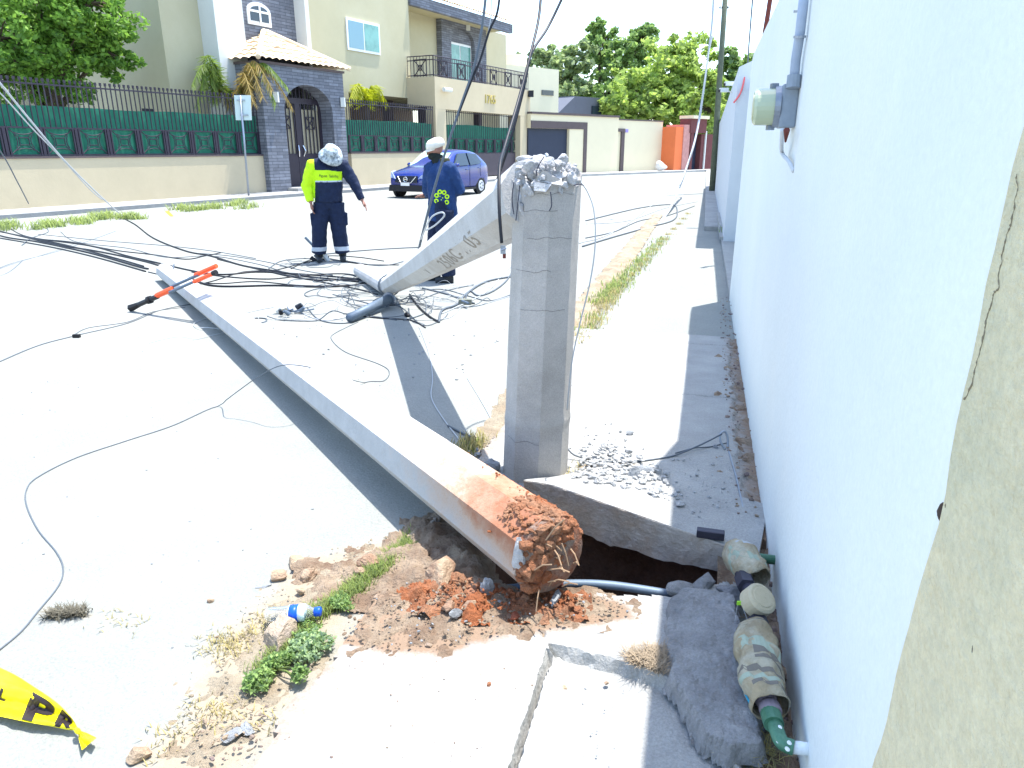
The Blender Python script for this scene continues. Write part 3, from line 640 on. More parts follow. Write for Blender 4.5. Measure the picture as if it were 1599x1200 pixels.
iron_l = obj('door', MB().fbox(FA, ca0, am - .02, b, b + .05, dz0, Z(490, 240, b)), M['door'], pt); obj('door', MB().fbox(FA, am + .02, ca1, b, b + .05, dz0, Z(490, 240, b)), M['door'], pt)
m = MB(); zt2 = Z(490, 160, b)
for a in (ca0 + .06, am - .07, am + .07, ca1 - .06): m.fbox(FA, a - .07, a + .07, b - .01, b + .05, dz0, zt2)
m.fbox(FA, ca0, ca1, b - .012, b + .05, zt2 - .1, zt2 + .1)
obj('door_frame', m, M['door'], pt)
m = MB()
for i in range(13):
    a = ca0 + (ca1 - ca0) * (i + .5) / 13; zz = zsp + (zar - zsp) * math.sqrt(max(0, 1 - ((a - am) / rw) ** 2)); m.fbox(FA, a - .02, a + .02, b, b + .03, Z(490, 240, b), zz)
for q in (-1, 1):
    c = am + q * rw * .5; zc = Z(490, 193, b)
    m.tube([FA.at(c + x * .22, b, zc + z * .22) for x, z in ((1, 1), (-1, 1), (-1, -1), (1, -1), (1, 1))], .022, 5); m.tube([FA.at(c - .22, b, zc - .22), FA.at(c + .22, b, zc + .22)], .02, 5); m.tube([FA.at(c - .22, b, zc + .22), FA.at(c + .22, b, zc - .22)], .02, 5)
obj('door_grille', m, M['iron'], pt); obj('door_glass', MB().fbox(FA, ca0, ca1, b + .06, b + .08, Z(490, 240, b), zsp + .1), mat('tan_frosted_glass', (.36, .32, .22), .3), pt)
for q in (-1, 1):
    zc = Z(485, 236, b); obj('door_handle', MB().tube([FA.at(am + q * .12, b - .03, zc - .2), FA.at(am + q * .17, b - .1, zc), FA.at(am + q * .12, b - .03, zc + .2)], .025, 6), M['chrome'], pt)
for x in (428, 532): 
    c = FA.at(A(x + 1, PB, 150), PB - .08, Z(x, 152 if x < 500 else 160, PB)); obj('wall_lamp', MB().box(c, .16, .16, .34), M['trim'], pt)
obj('intercom', MB().fbox(FA, A(518, PB + .3, 217), A(518, PB + .3, 217) + .14, PB + .3, PB + .36, Z(518, 222, PB), Z(518, 215, PB)), M['trim'], pt)
obj('door_step', MB().fbox(FA, ca0 - .2, ca1 + .2, PB - .5, PB + .7, FARZ, dz0 - .01), M['walk'], pt)
# main house ----
ag = A(684, 0, 260)
B2 = 3.0
for _ in range(60):
    x = PJ(FA.at(ag, B2, 3.0))[0]; B2 += (x - 640) * .02
B2 = max(1.5, min(B2, 8))
hs = thing('tan_house', FA.at(A(450, B2), B2, FARZ), 'large tan two storey house with stone tower, balcony and tiled roof across the street', 'house')
hz = 14
ac0, ac1 = A(255, B2, 60), A(640, B2, 60); zov = Z(600, 150, B2)
aq = A(545, B2, 150)
wf = MB().fbox(FA, ac0, aq, B2, B2 + 9, FARZ, hz); wf.fbox(FA, aq, ac1, B2, B2 + 9, zov, hz)
obj('main_wall', wf, M['tan'], hs)
obj('side_block', MB().fbox(FA, A(150, B2 + 5, 60), ac0, B2 + 5, B2 + 12, FARZ, hz), M['tan'], hs)
tx0, tx1 = A(357, B2, 30), A(461, B2, 30)
# tower with window hole
ww0, ww1 = A(387, B2 - .2, 22), A(420, B2 - .2, 22); wz0, wz1 = Z(404, 38, B2 - .2), Z(404, 7, B2 - .2)
obj('stone_tower', MB().fbox(FA, tx0, tx1, B2 - .2, B2, FARZ, hz), M['stone'], hs)
obj('pilaster', MB().fbox(FA, A(335, B2 - .75, 20), tx0, B2 - .75, B2, FARZ, hz), M['trim'], hs)
obj('pilaster', MB().fbox(FA, tx1, A(477, B2 - .75, 20), B2 - .75, B2, FARZ, hz), M['trim'], hs)
def arch(a0, a1, z0, zs, z1, n=10):
    am = (a0 + a1) / 2; r = (a1 - a0) / 2; return [(a0, z0), (a1, z0)] + [(am + r * math.cos(PI * i / n), zs + (z1 - zs) * math.sin(PI * i / n)) for i in range(n + 1)]
zsw = wz0 + (wz1 - wz0) * .6
bb = B2 - .2
wi = obj('arched_window', MB().prism([FA.at(a, bb - .05, z) for a, z in arch(ww0 - .05, ww1 + .05, wz0 - .05, zsw, wz1 + .05)], FA.b * .045), M['frame'], hs)
obj('pane', MB().prism([FA.at(a, bb - .07, z) for a, z in arch(ww0 + .08, ww1 - .08, wz0 + .08, zsw, wz1 - .08)], FA.b * .015), M['gdark'], wi)
m = MB(); am_ = (ww0 + ww1) / 2; m.fbox(FA, am_ - .035, am_ + .035, bb - .1, bb - .07, wz0, wz1); m.fbox(FA, ww0, ww1, bb - .1, bb - .071, zsw - .035, zsw + .035); obj('glazing_bar', m, M['frame'], wi)
q0, q1 = A(541, B2, 55), A(592, B2, 55); qz0, qz1 = Z(566, 82, B2), Z(566, 33, B2)
wi = obj('window', MB().fbox(FA, q0, q1, B2 - .06, B2 - .005, qz0, qz1), M['frame'], hs)
qm = (q0 + q1) / 2
obj('pane', MB().fbox(FA, q0 + .1, qm - .04, B2 - .075, B2 - .062, qz0 + .1, qz1 - .1), mat('pale_glass', (.16, .30, .36), .1, spec=.6), wi)
obj('pane', MB().fbox(FA, qm + .04, q1 - .1, B2 - .075, B2 - .062, qz0 + .1, qz1 - .1), M['glass'], wi)
# carport back
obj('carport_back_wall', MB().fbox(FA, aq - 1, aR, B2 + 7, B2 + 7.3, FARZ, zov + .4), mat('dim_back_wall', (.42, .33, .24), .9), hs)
for x in (600, 655, 740): 
    a_ = A(x, B2 + 2, 190); obj('carport_column', MB().fbox(FA, a_ - .2, a_ + .2, B2 + 1.5, B2 + 1.9, FARZ, zov), M['brown'], hs)
obj('carport_ceiling', MB().fbox(FA, ac1, aR - .2, .6, B2 + 7, zov - .02, zov + .2), M['tan'], hs)
obj('wall_vent', MB().fbox(FA, A(222, B2, 172), A(240, B2, 172), B2 - .05, B2 - .004, Z(230, 176, B2), Z(230, 170, B2)), M['cardark'], hs)
# upper right wing
B3 = B2 + 1.6
zfl = Z(700, 123, 0)
b3a, b3b = A(640, B3, 80), A(791, B3, 80); zE = Z(720, 27, B2 + .3)
obj('wing_wall', MB().fbox(FA, b3a - 1, b3b, B3, B3 + 7, zfl, zE + .1), M['tan'], hs)
s0a, s1a = A(691, B3 - .35, 80), A(760, B3 - .35, 80)
d0, d1 = A(706, B3 - .35, 100), A(742, B3 - .35, 100); dzt = Z(724, 68, B3 - .35); dza = Z(724, 55, B3 - .35)
sb = MB().prism([FA.at(a, B3 - .35, z) for a, z in [(s0a, zfl), (s0a, zE + .05), (s1a, zE + .05), (s1a, zfl), (d1, zfl)] + [((d0 + d1) / 2 + (d1 - d0) / 2 * math.cos(PI * i / 10), dzt + (dza - dzt + .3) * math.sin(PI * i / 10)) for i in range(11)] + [(d0, zfl)]], FA.b * .34)
fixn(obj('stone_bay', sb, M['stone'], hs))
bd = B3 - .12
obj('arch_infill', MB().prism([FA.at(a, B3 - .14, z) for a, z in [(d0, dzt), (d1, dzt)] + [((d0 + d1) / 2 + (d1 - d0) / 2 * math.cos(PI * i / 10), dzt + (dza - dzt + .3) * math.sin(PI * i / 10)) for i in range(1, 10)]], FA.b * .1), M['stone'], hs)
dd = obj('balcony_door', MB().fbox(FA, d0 + .02, d1 - .02, bd, bd + .05, zfl, dzt), M['frame'], hs)
dm = (d0 + d1) / 2
obj('pane', MB().fbox(FA, d0 + .12, dm - .05, bd - .02, bd - .002, zfl + .1, dzt - .12), M['glass'], dd); obj('pane', MB().fbox(FA, dm + .05, d1 - .12, bd - .02, bd - .002, zfl + .1, dzt - .12), M['glass'], dd)
c = FA.at(A(731, B3 - .4, 42), B3 - .42, Z(731, 41, B3 - .4)); obj('wall_lamp', MB().box(c, .22, .2, .45), M['trim'], hs)
# eave + roof
be_ = B2 - .1
e0, e1 = A(642, be_, 20), A(801, be_, 40); ez = Z(720, 28, be_)
obj('eave_beam', MB().fbox(FA, e0, e1, be_, be_ + .25, ez - .05, ez + .42), M['stone'], hs); obj('soffit', MB().fbox(FA, e0, e1, be_ + .25, B3 + 6, ez + .1, ez + .2), M['tan'], hs)
r0 = FA.at(e0, be_ - .15, ez + .45); r1 = FA.at(e1 + .1, be_ - .15, ez + .45)
obj('tiled_roof', tiles(r0, r1, FA.at(e0, be_ + 5, ez + 2.4), FA.at(e1 - 1, be_ + 5, ez + 2.4), 44, 10, .07), M['tile'], hs)
# garage block + balcony
g0, g1 = A(680, 0, 200), A(827, 0, 200); gz0, gz1 = Z(760, 176.5, 0), zfl
obj('garage_header', MB().fbox(FA, g0, g1, -.05, .45, gz0, gz1), M['tanlow'], hs)
obj('garage_pillar', MB().fbox(FA, g0, A(696, 0, 200), -.045, .5, FARZ, gz0), M['tanlow'], hs)
obj('garage_pillar', MB().fbox(FA, A(812, 0, 200), g1, -.045, .8, FARZ, gz0), M['tanlow'], hs)
obj('balcony_side', MB().fbox(FA, g0, g0 + .3, .45, B2, gz0 + .1, gz1), M['tanlow'], hs)
obj('balcony_floor', MB().fbox(FA, g0 + .3, g1, .45, B3, gz1 - .35, gz1 - .15), M['tanlow'], hs)
nm = textmb('1765', .62, FA.at(A(755, 0, 155), -.06, Z(755, 161, 0)), FA.e, (0, 0, 1), .01, 1.0, .03); obj('house_number', nm, M['gold'], hs)
c = FA.at(A(693, 0, 141), -.25, Z(693, 141, 0)); obj('spotlight', MB().tube([c - FA.e * .35, c + FA.e * .3], .1, 10), M['trim'], hs)
c = FA.at(A(825, 0, 147), -.2, Z(825, 147, 0)); obj('wall_lamp', MB().box(c, .3, .3, .35), M['cardark'], hs)
zr1 = Z(755, 103.5, 0); zrt = Z(690, 89, 0)
def balrail(p, q, root):
    m = MB(); d = (q - p); L_ = d.length; d.normalize(); hgt = zrt - zfl
    for h in (.08, hgt - .18, hgt): m.tube([p + V((0, 0, h)), q + V((0, 0, h))], .025, 5)
    n = int(L_ / .17)
    for i in range(n + 1): x = p + d * (L_ * i / n); m.tube([x, x + V((0, 0, hgt))], .014, 4)
    k = max(1, int(L_ / 1.5))
    for i in range(k):
        c = p + d * (L_ * (i + .5) / k) + V((0, 0, hgt * .45)); r = .36
        m.tube([c + d * (x * r) + V((0, 0, z * r)) for x, z in ((1, 1), (-1, 1), (-1, -1), (1, -1), (1, 1))], .03, 5); m.tube([c + d * (x * r * .3) + V((0, 0, z * r * .3)) for x, z in ((1, 1), (-1, 1), (-1, -1), (1, -1), (1, 1))], .03, 5)
        for x, z in ((1, 1), (-1, 1)): m.tube([c + d * (x * r) + V((0, 0, z * r)), c - d * (x * r) - V((0, 0, z * r))], .025, 5)
    obj('balcony_railing', m, M['iron'], root)
balrail(FA.at(g0 + .05, B2 - .05, zfl), FA.at(g0 + .05, 0.05, zfl), hs); balrail(FA.at(g0 + .1, 0.05, zfl), FA.at(g1 - .1, 0.05, zfl), hs)
gt = thing('garage_gate', FA.at(A(750), .3, FARZ), 'wide dark driveway gate with green netting below the numbered header', 'gate')
p0, p1 = A(696, .3, 230), A(812, .3, 230); zs_ = Z(755, 240, .3); zn = Z(755, 198, .3); 
obj('lower_panel', MB().fbox(FA, p0, p1, .28, .34, FARZ + .05, zs_), M['gate'], gt)
railing(FA, p0, p1, .3, zs_, Z(755, 218, .3), gz0 + .05, gt, sp=.2, spear=False)
meshnet(FA, p0, p1, .4, zs_, zn, gt)

# yard: garden wall seen behind the left railings
obj('garden_bench_wall', MB().fbox(FA, A(-60, 4, 200), A(150, 4, 200), 4.0, 4.25, FARZ, Z(60, 175, 4)), M['tanlow'], label='low tan garden wall behind the ironwork under the leafy tree', cate='garden wall')
# ---------------------------------------------------------------- far buildings along the bend
f0 = G(829, 273, FARZ); f1 = G(1037, 266, FARZ); FB = Frame(f0, math.atan2(f1.x - f0.x, f1.y - f0.y))
bA = FB.a; bZ = FB.z
zt1 = bZ(900, 181); aa0, aa1 = bA(829, 0, 230), bA(965, 0, 230)
mb = MB(); mb.fbox(FB, aa0 - 3, bA(1037) + 30, -2.2, -.2, ROAD - .05, FARZ + .02); obj('far_pavement', mb, M['walk'], kind='structure', origin=False)
fw = thing('pale_garage_wall', FB.at((aa0 + aa1) / 2, 0, FARZ), 'pale tan street wall with slate garage door and brown trim, beyond the balcony house', 'wall')
k0, k1 = bA(889, 0, 235), bA(911, 0, 235)
zg = bZ(860, 201)
m = MB(); m.fbox(FB, aa0, aa1, -.0, .4, zg, zt1); m.fbox(FB, k0, aa1, 0, .4, FARZ, zg); obj('wall', m, M['paletan'], fw)
obj('garage_door', MB().fbox(FB, aa0, k0, .2, .3, FARZ, zg), M['navygate'], fw)
m = MB(); m.fbox(FB, aa0, bA(917), -.05, -.003, zg, bZ(870, 190)); m.fbox(FB, k1, bA(917), -.05, -.002, FARZ, zg - .003); obj('trim', m, M['brown'], fw)
obj('coping', MB().fbox(FB, aa0, aa1, -.1, .45, zt1, zt1 + .12), M['brown'], fw)
fw2 = thing('plain_street_wall', FB.at(bA(1000), 0, FARZ), 'plain pale tan street wall with a brown pipe, left of the orange wall', 'wall')
zt3 = bZ(1000, 189); w1 = bA(1038)
obj('wall', MB().fbox(FB, aa1, w1, .15, .55, FARZ, zt3), M['paletan'], fw2)
m = MB(); m.fbox(FB, bA(970, .15), bA(975, .15), .05, .148, FARZ, bZ(972, 201)); m.fbox(FB, bA(963, .15), bA(974, .15), .0, .147, bZ(970, 206), bZ(970, 201)); obj('drain_pipe', m, M['brown'], fw2)
obj('address_plate', MB().fbox(FB, bA(977, .15), bA(981, .15), .1, .146, bZ(979, 207), bZ(979, 202)), M['purple'], fw2)
obj('coping', MB().fbox(FB, aa1, w1, .1, .6, zt3, zt3 + .08), M['brown'], fw2)
ow = thing('orange_wall', FB.at(bA(1050), -1, FARZ), 'bright orange wall with pink brick end beside the dark gate', 'wall')
obj('wall', MB().fbox(FB, w1 - .0, bA(1068, -1.0), -1.0, .5, FARZ, bZ(1050, 198, -1)), M['orange'], ow)
obj('brick_end', MB().fbox(FB, bA(1068, -1), bA(1078, -1), -1.05, .5, FARZ, bZ(1070, 195, -1)), M['pink'], ow)
c = G(1033, 268, FARZ); o = obj('white_boulder', MB().rock(c + V((0, 0, .35)), .42, 5, (1, 1, .9)), mat('whitewashed_stone', (.75, .73, .7), .9), label='whitewashed boulder at the foot of the orange wall', cate='boulder')
gw = thing('brick_gateway', FB.at(bA(1090), -1, FARZ), 'dark red brick gateway with pale capped pillar and black gate', 'gateway')
obj('pillar', MB().fbox(FB, bA(1079, -1), bA(1083, -1), -1.1, -.3, FARZ, bZ(1085, 186, -1)), M['brick'], gw)
obj('lintel', MB().fbox(FB, bA(1079, -1) - .2, bA(1101, -1), -1.15, -.2, bZ(1088, 208, -1), bZ(1088, 186, -1)), M['brick'], gw)
obj('cap', MB().fbox(FB, bA(1077, -1), bA(1102, -1), -1.3, -.1, bZ(1088, 186, -1), bZ(1088, 181, -1)), M['paletan'], gw)
obj('gate', MB().fbox(FB, bA(1083, -1), bA(1097, -1), -.6, -.5, FARZ, bZ(1088, 208, -1)), M['navygate'], gw)
obj('side_wall', MB().fbox(FB, bA(1097, -1), bA(1118, -1), -1.0, -.4, FARZ, bZ(1105, 210, -1)), M['brick'], gw)
obj('white_post', MB().fbox(FB, bA(1102, -1), bA(1103.5, -1), -1.1, -1.01, FARZ, bZ(1102, 205, -1)), M['trim'], gw)
cb = thing('cream_building', FB.at(bA(820, 6), 6, FARZ), 'cream flat roofed building with slit windows behind the garage wall', 'building')
c0, c1 = bA(780, 5, 130), bA(873, 5, 130)
obj('wall', MB().fbox(FB, c0, c1, 5, 14, FARZ, bZ(850, 107, 5)), M['cream'], cb)
obj('parapet_drum', MB().tube([FB.at(bA(801, 8, 95), 8, bZ(801, 108, 8)), FB.at(bA(801, 8, 95), 8, bZ(801, 87, 8))], 1.0, 16), M['cream'], cb)
for x0_, x1_ in ((800, 817), (846, 864)): obj('slit_window', MB().fbox(FB, bA(x0_, 5, 145), bA(x1_, 5, 145), 4.93, 4.99, bZ(850, 149, 5), bZ(850, 141, 5)), M['gdark'], cb)
gh = thing('grey_house', FB.at(bA(920, 14), 14, FARZ), 'dark grey shed roofed house among the trees behind the tan wall', 'house')
h0, h1 = bA(895, 14, 160), bA(948, 14, 160)
obj('wall', MB().fbox(FB, h0, h1, 14, 22, FARZ, bZ(920, 152, 14)), M['slate'], gh)
obj('lean_to_roof', MB().prism([FB.at(bA(870, 13.8, 170), 13.8, bZ(880, 180, 14)), FB.at(h0, 13.8, bZ(880, 180, 14)), FB.at(h0, 13.8, bZ(900, 152, 14))], FB.b * 5), M['slate'], gh)
obj('window', MB().fbox(FB, bA(925, 13.9, 170), bA(942, 13.9, 170), 13.85, 13.95, bZ(930, 183, 14), bZ(930, 166, 14)), M['gdark'], gh)

# ---------------------------------------------------------------- trees
def leaves(mb, c, R, n, size, sq=(1, 1, .8), flat=.3):
    d = rng.normal(size=(n, 3)); d /= np.linalg.norm(d, axis=1)[:, None]; r = rng.random(n) ** .45
    P = np.array(c) + d * r[:, None] * R * np.array(sq)
    a = rng.normal(size=(n, 3)); a[:, 2] *= .7; a /= np.linalg.norm(a, axis=1)[:, None]; b = np.cross(a, d + rng.normal(size=(n, 3)) * .7); b /= np.linalg.norm(b, axis=1)[:, None] + 1e-9
    s = size * rng.uniform(.6, 1.3, n)[:, None]
    q = np.stack([P - a * s, P - b * s * .55, P + a * s, P + b * s * .55], 1).reshape(-1, 3)
    k = len(mb.v); mb.v += [tuple(x) for x in q]; mb.f += [(k + 4 * i, k + 4 * i + 1, k + 4 * i + 2, k + 4 * i + 3) for i in range(n)]
def tree(base, lobes, size, nl, lm, label, clumps=26, trunk=.18, group='trees and palms'):
    """lobes: (centre, radius) in world"""
    th = thing('tree', base, label, 'tree', group)
    mt = MB(); hub = V(base) + (V(lobes[0][0]) - V(base)) * .45
    mt.tube(cat([base, (V(base) + hub) / 2 + V((.1, 0, 0)), hub], 4), [trunk * (1 - .035 * i) for i in range(9)], 8)
    mc = MB()
    for c, R in lobes:
        mt.tube(cat([hub, (hub + V(c)) / 2 + V((0, 0, .15 * R)), V(c)], 3), [trunk * .6 * (1 - i * .12) for i in range(7)], 6)
        for i in range(clumps):
            d = V((random.gauss(0, 1), random.gauss(0, 1), random.gauss(0, 1))).normalized(); p = V(c) + V((d.x, d.y, d.z * .85)) * R * random.uniform(.4, 1.22)
            if i % 4 == 0: mt.tube([V(c), (V(c) + p) / 2 + V((0, 0, .05 * R)), p], [trunk * .2, trunk * .12, trunk * .04], 4)
            leaves(mc, p, R * random.uniform(.13, .34), nl, size)
    obj('trunk', mt, M['bark'], th); obj('crown', mc, lm, th); return th
def lobe(x, y, Y, rpx): p = AT(x, y, Y); return (p, rpx / F * (p - CAM).length)
D = FA.at(A(70, 3, 150), 3, FARZ).y
tb = FA.at(A(60, 3.0, 200), 2.6, FARZ)
tree(tb, [lobe(60, 40, tb.y, 62), lobe(0, 60, tb.y - .5, 60), lobe(120, 50, tb.y + .5, 52), lobe(165, 80, tb.y + 1, 34), lobe(100, 100, tb.y, 46), lobe(20, 115, tb.y, 50), lobe(60, -30, tb.y, 70), lobe(140, 5, tb.y + .3, 45)], .085, 75, M['leafA'], 'large bright leafy tree behind the left end of the ironwork fence', 52, .2)
Yt = 75
def bt(x, lob, lm, label, **k):
    b_ = V((AT(x, 200, k.get('Y', Yt)).x, k.get('Y', Yt), ROAD)); tree(b_, lob, k.get('s', .30), k.get('n', 60), lm, label, k.get('c', 40), .35)
bt(1040, [lobe(1030, 130, Yt, 55), lobe(985, 150, Yt - 3, 38), lobe(1065, 95, Yt, 40), lobe(1090, 150, Yt, 38), lobe(965, 170, Yt - 4, 24), lobe(1040, 175, Yt - 2, 40)], M['leafC'], 'broad bright green tree rising over the plain tan wall', c=52)
bt(940, [lobe(938, 70, Yt + 12, 26), lobe(950, 110, Yt + 12, 32), lobe(935, 150, Yt + 12, 36), lobe(985, 90, Yt + 12, 26), lobe(1005, 60, Yt + 12, 18), lobe(935, 45, Yt + 12, 12)], M['leafB'], 'tall dark slender tree poking above the others in the middle', Y=Yt + 12, n=50)
bt(880, [lobe(870, 115, Yt + 8, 34), lobe(900, 95, Yt + 8, 26), lobe(850, 90, Yt + 8, 16), lobe(890, 150, Yt + 6, 36), lobe(845, 140, Yt + 8, 22)], M['leafD'], 'greyish green tree right of the cream building', Y=Yt + 8, n=50)
bt(1150, [lobe(1150, 110, Yt, 28), lobe(1160, 150, Yt, 34), lobe(1130, 170, Yt, 30), lobe(1120, 200, Yt - 3, 22), lobe(1175, 115, Yt, 22)], M['leafB'], 'dark green tree seen past the slim utility pole', n=55)
bt(1105, [lobe(1105, 170, 66, 26), lobe(1095, 195, 66, 18), lobe(1115, 130, 66, 16)], M['leafC'], 'small yellow green tree over the brick gateway', Y=66, n=50)
bt(805, [lobe(812, 96, 95, 10), lobe(835, 86, 95, 12), lobe(825, 105, 95, 14)], M['leafD'], 'small far tree top peeping over the cream building', Y=95, n=40, c=12)

# palms -------------------------------------------------------------
def frond(base, tip, lift, m1, lm, mats, leaf=.5, n=26):
    pts = cat([base, (V(base) + V(tip)) / 2 + V((0, 0, lift)), tip], 12); r = MB(); r.tube(pts, .02, 5)
    L_ = MB(); N = len(pts)
    for i in range(2, N):
        t = (pts[i] - pts[i - 1]).normalized(); side = t.cross(V((0, 0, 1))).normalized()
        for sg in (-1, 1):
            for q in range(3):
                ln = leaf * (1.1 - .5 * i / N) * random.uniform(.7, 1.1); p = pts[i] + t * random.uniform(-.05, .05)
                e = p + (side * sg * random.uniform(.3, .8) + t * .5 + V((0, 0, -random.uniform(.4, 1.0)))).normalized() * ln; wv = t * .022
                L_.add([p - wv, p + wv, e + wv * .3, e - wv * .3], [(0, 1, 2, 3)])
    return r, L_
def palm(root_px, b, fr_list, label, mats, tb_=-.3):
    p0 = FA.at(A(root_px[0], b, root_px[1]), b, FARZ); zc = FA.z(root_px[0], root_px[1], b); top = V((p0.x, p0.y, zc))
    th = thing('palm', p0, label, 'palm', 'trees and palms')
    obj('trunk', MB().tube([p0, top], [.16, .12], 8), M['bark'], th)
    for (x, y), lift, mm in fr_list:
        tip = FA.at(A(x, b + tb_, y), b + tb_, FA.z(x, y, b + tb_)); r, L_ = frond(top, tip, lift, None, None, None)
        f = obj('frond', L_, mats[mm], th); obj('rib', r, mats[mm], f)
palm((352, 158), 1.0, [((308, 165), 1.0, 0), ((315, 145), 1.3, 0), ((335, 160), .8, 0), ((330, 130), .9, 0), ((358, 165), .5, 1), ((300, 135), .9, 0)], 'drooping green palm behind the ironwork left of the street sign', [M['palmg'], M['palmd']])
palm((376, 150), .45, [((455, 165), 1.1, 1), ((430, 160), 1.2, 0), ((448, 135), .9, 0), ((395, 160), .8, 1), ((410, 150), 1.0, 1), ((425, 140), 1.0, 1)], 'half dry palm fronds arching over the portal column', [M['palmg'], M['palmd']], -1.6)
palm((572, 165), .9, [((545, 160), .7, 0), ((605, 163), .8, 0), ((560, 148), .5, 0), ((590, 150), .6, 0), ((598, 158), .7, 0), ((552, 152), .7, 0), ((575, 146), .4, 0)], 'yellow green palm right of the stone portal', [M['palmy'], M['palmy']])

# street sign seen from behind ---------------------------------------
sb_ = G(389, 306, FARZ); th = thing('street_sign', sb_, 'blank back of a rectangular street sign on a slim grey post', 'sign')
tp = AT(375.5, 150, sb_.y); obj('post', MB().tube([sb_, tp], .035, 8), M['steel'], th, smooth=True)
c0 = AT(365, 149, sb_.y); c1 = AT(391, 149, sb_.y); c2 = AT(393, 188, sb_.y); c3 = AT(368, 188, sb_.y); off = V((0, .04, 0))
bevel(fixn(obj('sign_plate', MB().prism([p + off for p in (c3, c2, c1, c0)], (0, .012, 0)), M['signback'], th)), .003)
for q in (.2, .8): p = c0 + (c3 - c0) * q; p = V(((c0.x + c1.x) / 2 - .05 + (q - .2) * .1, p.y, p.z)); obj('bracket', MB().box(p, .25, .05, .04), M['steel'], th)

# ---------------------------------------------------------------- grass and weeds
def blades(mb, p, n, h, sp, lean=.5, w_=.004):
    for _ in range(n):
        q = V(p) + V((random.gauss(0, sp), random.gauss(0, sp), 0)); a = random.uniform(0, 2 * PI); d = V((math.cos(a), math.sin(a), 0)); hh = h * random.uniform(.5, 1.2)
        s_ = d.cross(V((0, 0, 1))) * w_; m_ = q + d * hh * lean * .35 + V((0, 0, hh * .6)); e = q + d * hh * lean + V((0, 0, hh))
        mb.add([q - s_, q + s_, m_ + s_ * .8, m_ - s_ * .8, e], [(0, 1, 2, 3), (3, 2, 4)])
def grasspatch(name, pts, n, h, sp, m, label, z=ROAD, w_=.004, lean=.6):
    mb = MB()
    for x, y in pts: blades(mb, G(x, y, z), n, h, sp, lean, w_)
    o = obj(name, mb, m, label=label, cate='grass', kind='stuff'); return o
def line(p, q, n): return [(p[0] + (q[0] - p[0]) * i / n, p[1] + (q[1] - p[1]) * i / n) for i in range(n + 1)]
grasspatch('grass', line((410, 1050), (480, 985), 10) + line((470, 975), (560, 925), 14) + line((545, 930), (650, 845), 24) + [(640, 850), (648, 838), (620, 865)], 90, .035, .024, M['grass'], 'fresh green grass along the broken sidewalk edge', w_=.002)
grasspatch('dry_grass', line((330, 1000), (380, 1010), 6) + line((345, 1025), (420, 960), 8) + line((300, 1100), (440, 1130), 6) + line((250, 1160), (340, 1120), 4) + [(180, 965), (205, 975)], 20, .02, .035, M['dry'], 'sparse dry grass on the sandy verge', w_=.0018, lean=1.2)
grasspatch('dark_tuft', line((82, 962), (128, 960), 5), 60, .03, .012, mat('dark_dry_tuft', (.12, .11, .08), .9), 'dark withered tuft on the road near the left edge', w_=.002, lean=1.4)
grasspatch('verge_grass', line((935, 475), (965, 445), 8) + line((965, 450), (1035, 375), 14) + [(925, 500), (912, 520), (1000, 410)], 42, .075, .07, M['grass'], 'green and yellow grass strip along the far kerb of the sidewalk', w_=.006, z=ROAD + .02)
grasspatch('dry_verge_grass', line((905, 540), (960, 460), 10) + line((940, 480), (1075, 335), 18) + [(730, 700), (740, 690), (725, 710), (830, 752), (850, 755), (870, 750), (885, 745)], 50, .06, .05, M['dry'], 'dry straw coloured grass on the verge and round the stump', w_=.004, z=ROAD + .03)
grasspatch('pale_tuft', [(735, 700), (745, 695), (728, 706)], 80, .05, .03, mat('yellow_green_tuft', (.32, .36, .10), .8), 'yellow green tuft beside the snapped pole stump', w_=.003)
grasspatch('trough_roots', [(1020, 1040), (1000, 1035), (1035, 1025), (1015, 1020), (990, 1028), (1030, 1045)], 130, .032, .016, mat('matted_roots', (.33, .26, .18), .95), 'matted brown roots bulging from the slab joint', w_=.0012, z=.0, lean=1.5)
grasspatch('straw_under_meter', [(1190, 1165), (1175, 1175), (1160, 1180), (1195, 1185)], 60, .04, .03, M['dry'], 'dry straw under the green pipe elbow', w_=.0015, z=-.04, lean=1.5)
kw = []
for cx, cy, n_k, sp in ((20, 356, 7, 16), (75, 353, 4, 14), (118, 349, 4, 10), (165, 343, 8, 14), (200, 341, 4, 6), (300, 328, 7, 14), (345, 325, 3, 8), (375, 321, 6, 10)):
    for _ in range(n_k): kw.append((random.gauss(cx, sp), cy + random.gauss(0, 2.2)))
grasspatch('kerb_weeds', kw, 45, .17, .13, M['grass'], 'green weeds growing along the opposite kerb', w_=.012, lean=.9)
grasspatch('neighbour_weeds', [(1148, 355), (1150, 362), (1146, 368)], 60, .22, .07, M['weed'], 'small weeds in the corner between the white and lilac walls', z=.0, w_=.01)
def weed(cx, cy, r, n, m, label, leafs=.0075, h=.055):
    p0 = G(cx, cy, ROAD + .02); th = thing('weed', p0, label, 'weed', 'leafy weeds at the broken verge'); mb = MB(); st_ = MB(); lb = [(random.gauss(0, r * .55), random.gauss(0, r * .55), random.uniform(.25, .55), random.uniform(.4, 1)) for _ in range(9)]
    for i in range(n):
        l_ = random.choice(lb); a = random.uniform(0, 2 * PI); rr = r * l_[2] * math.sqrt(random.random()); hh = h * l_[3] * random.uniform(.2, 1) * (1 - .6 * (rr / r / l_[2]) ** 2); e = p0 + V((l_[0] + math.cos(a) * rr, l_[1] + math.sin(a) * rr, hh))
        if i % 5 == 0: st_.tube([p0 + (e - p0) * .1 * 0, p0 + (e - p0) * .5 + V((0, 0, .01)), e], .0012, 4)
        leaves(mb, e, .010, 6, leafs)
    obj('foliage', mb, m, th); obj('stem', st_, M['grass'], th)
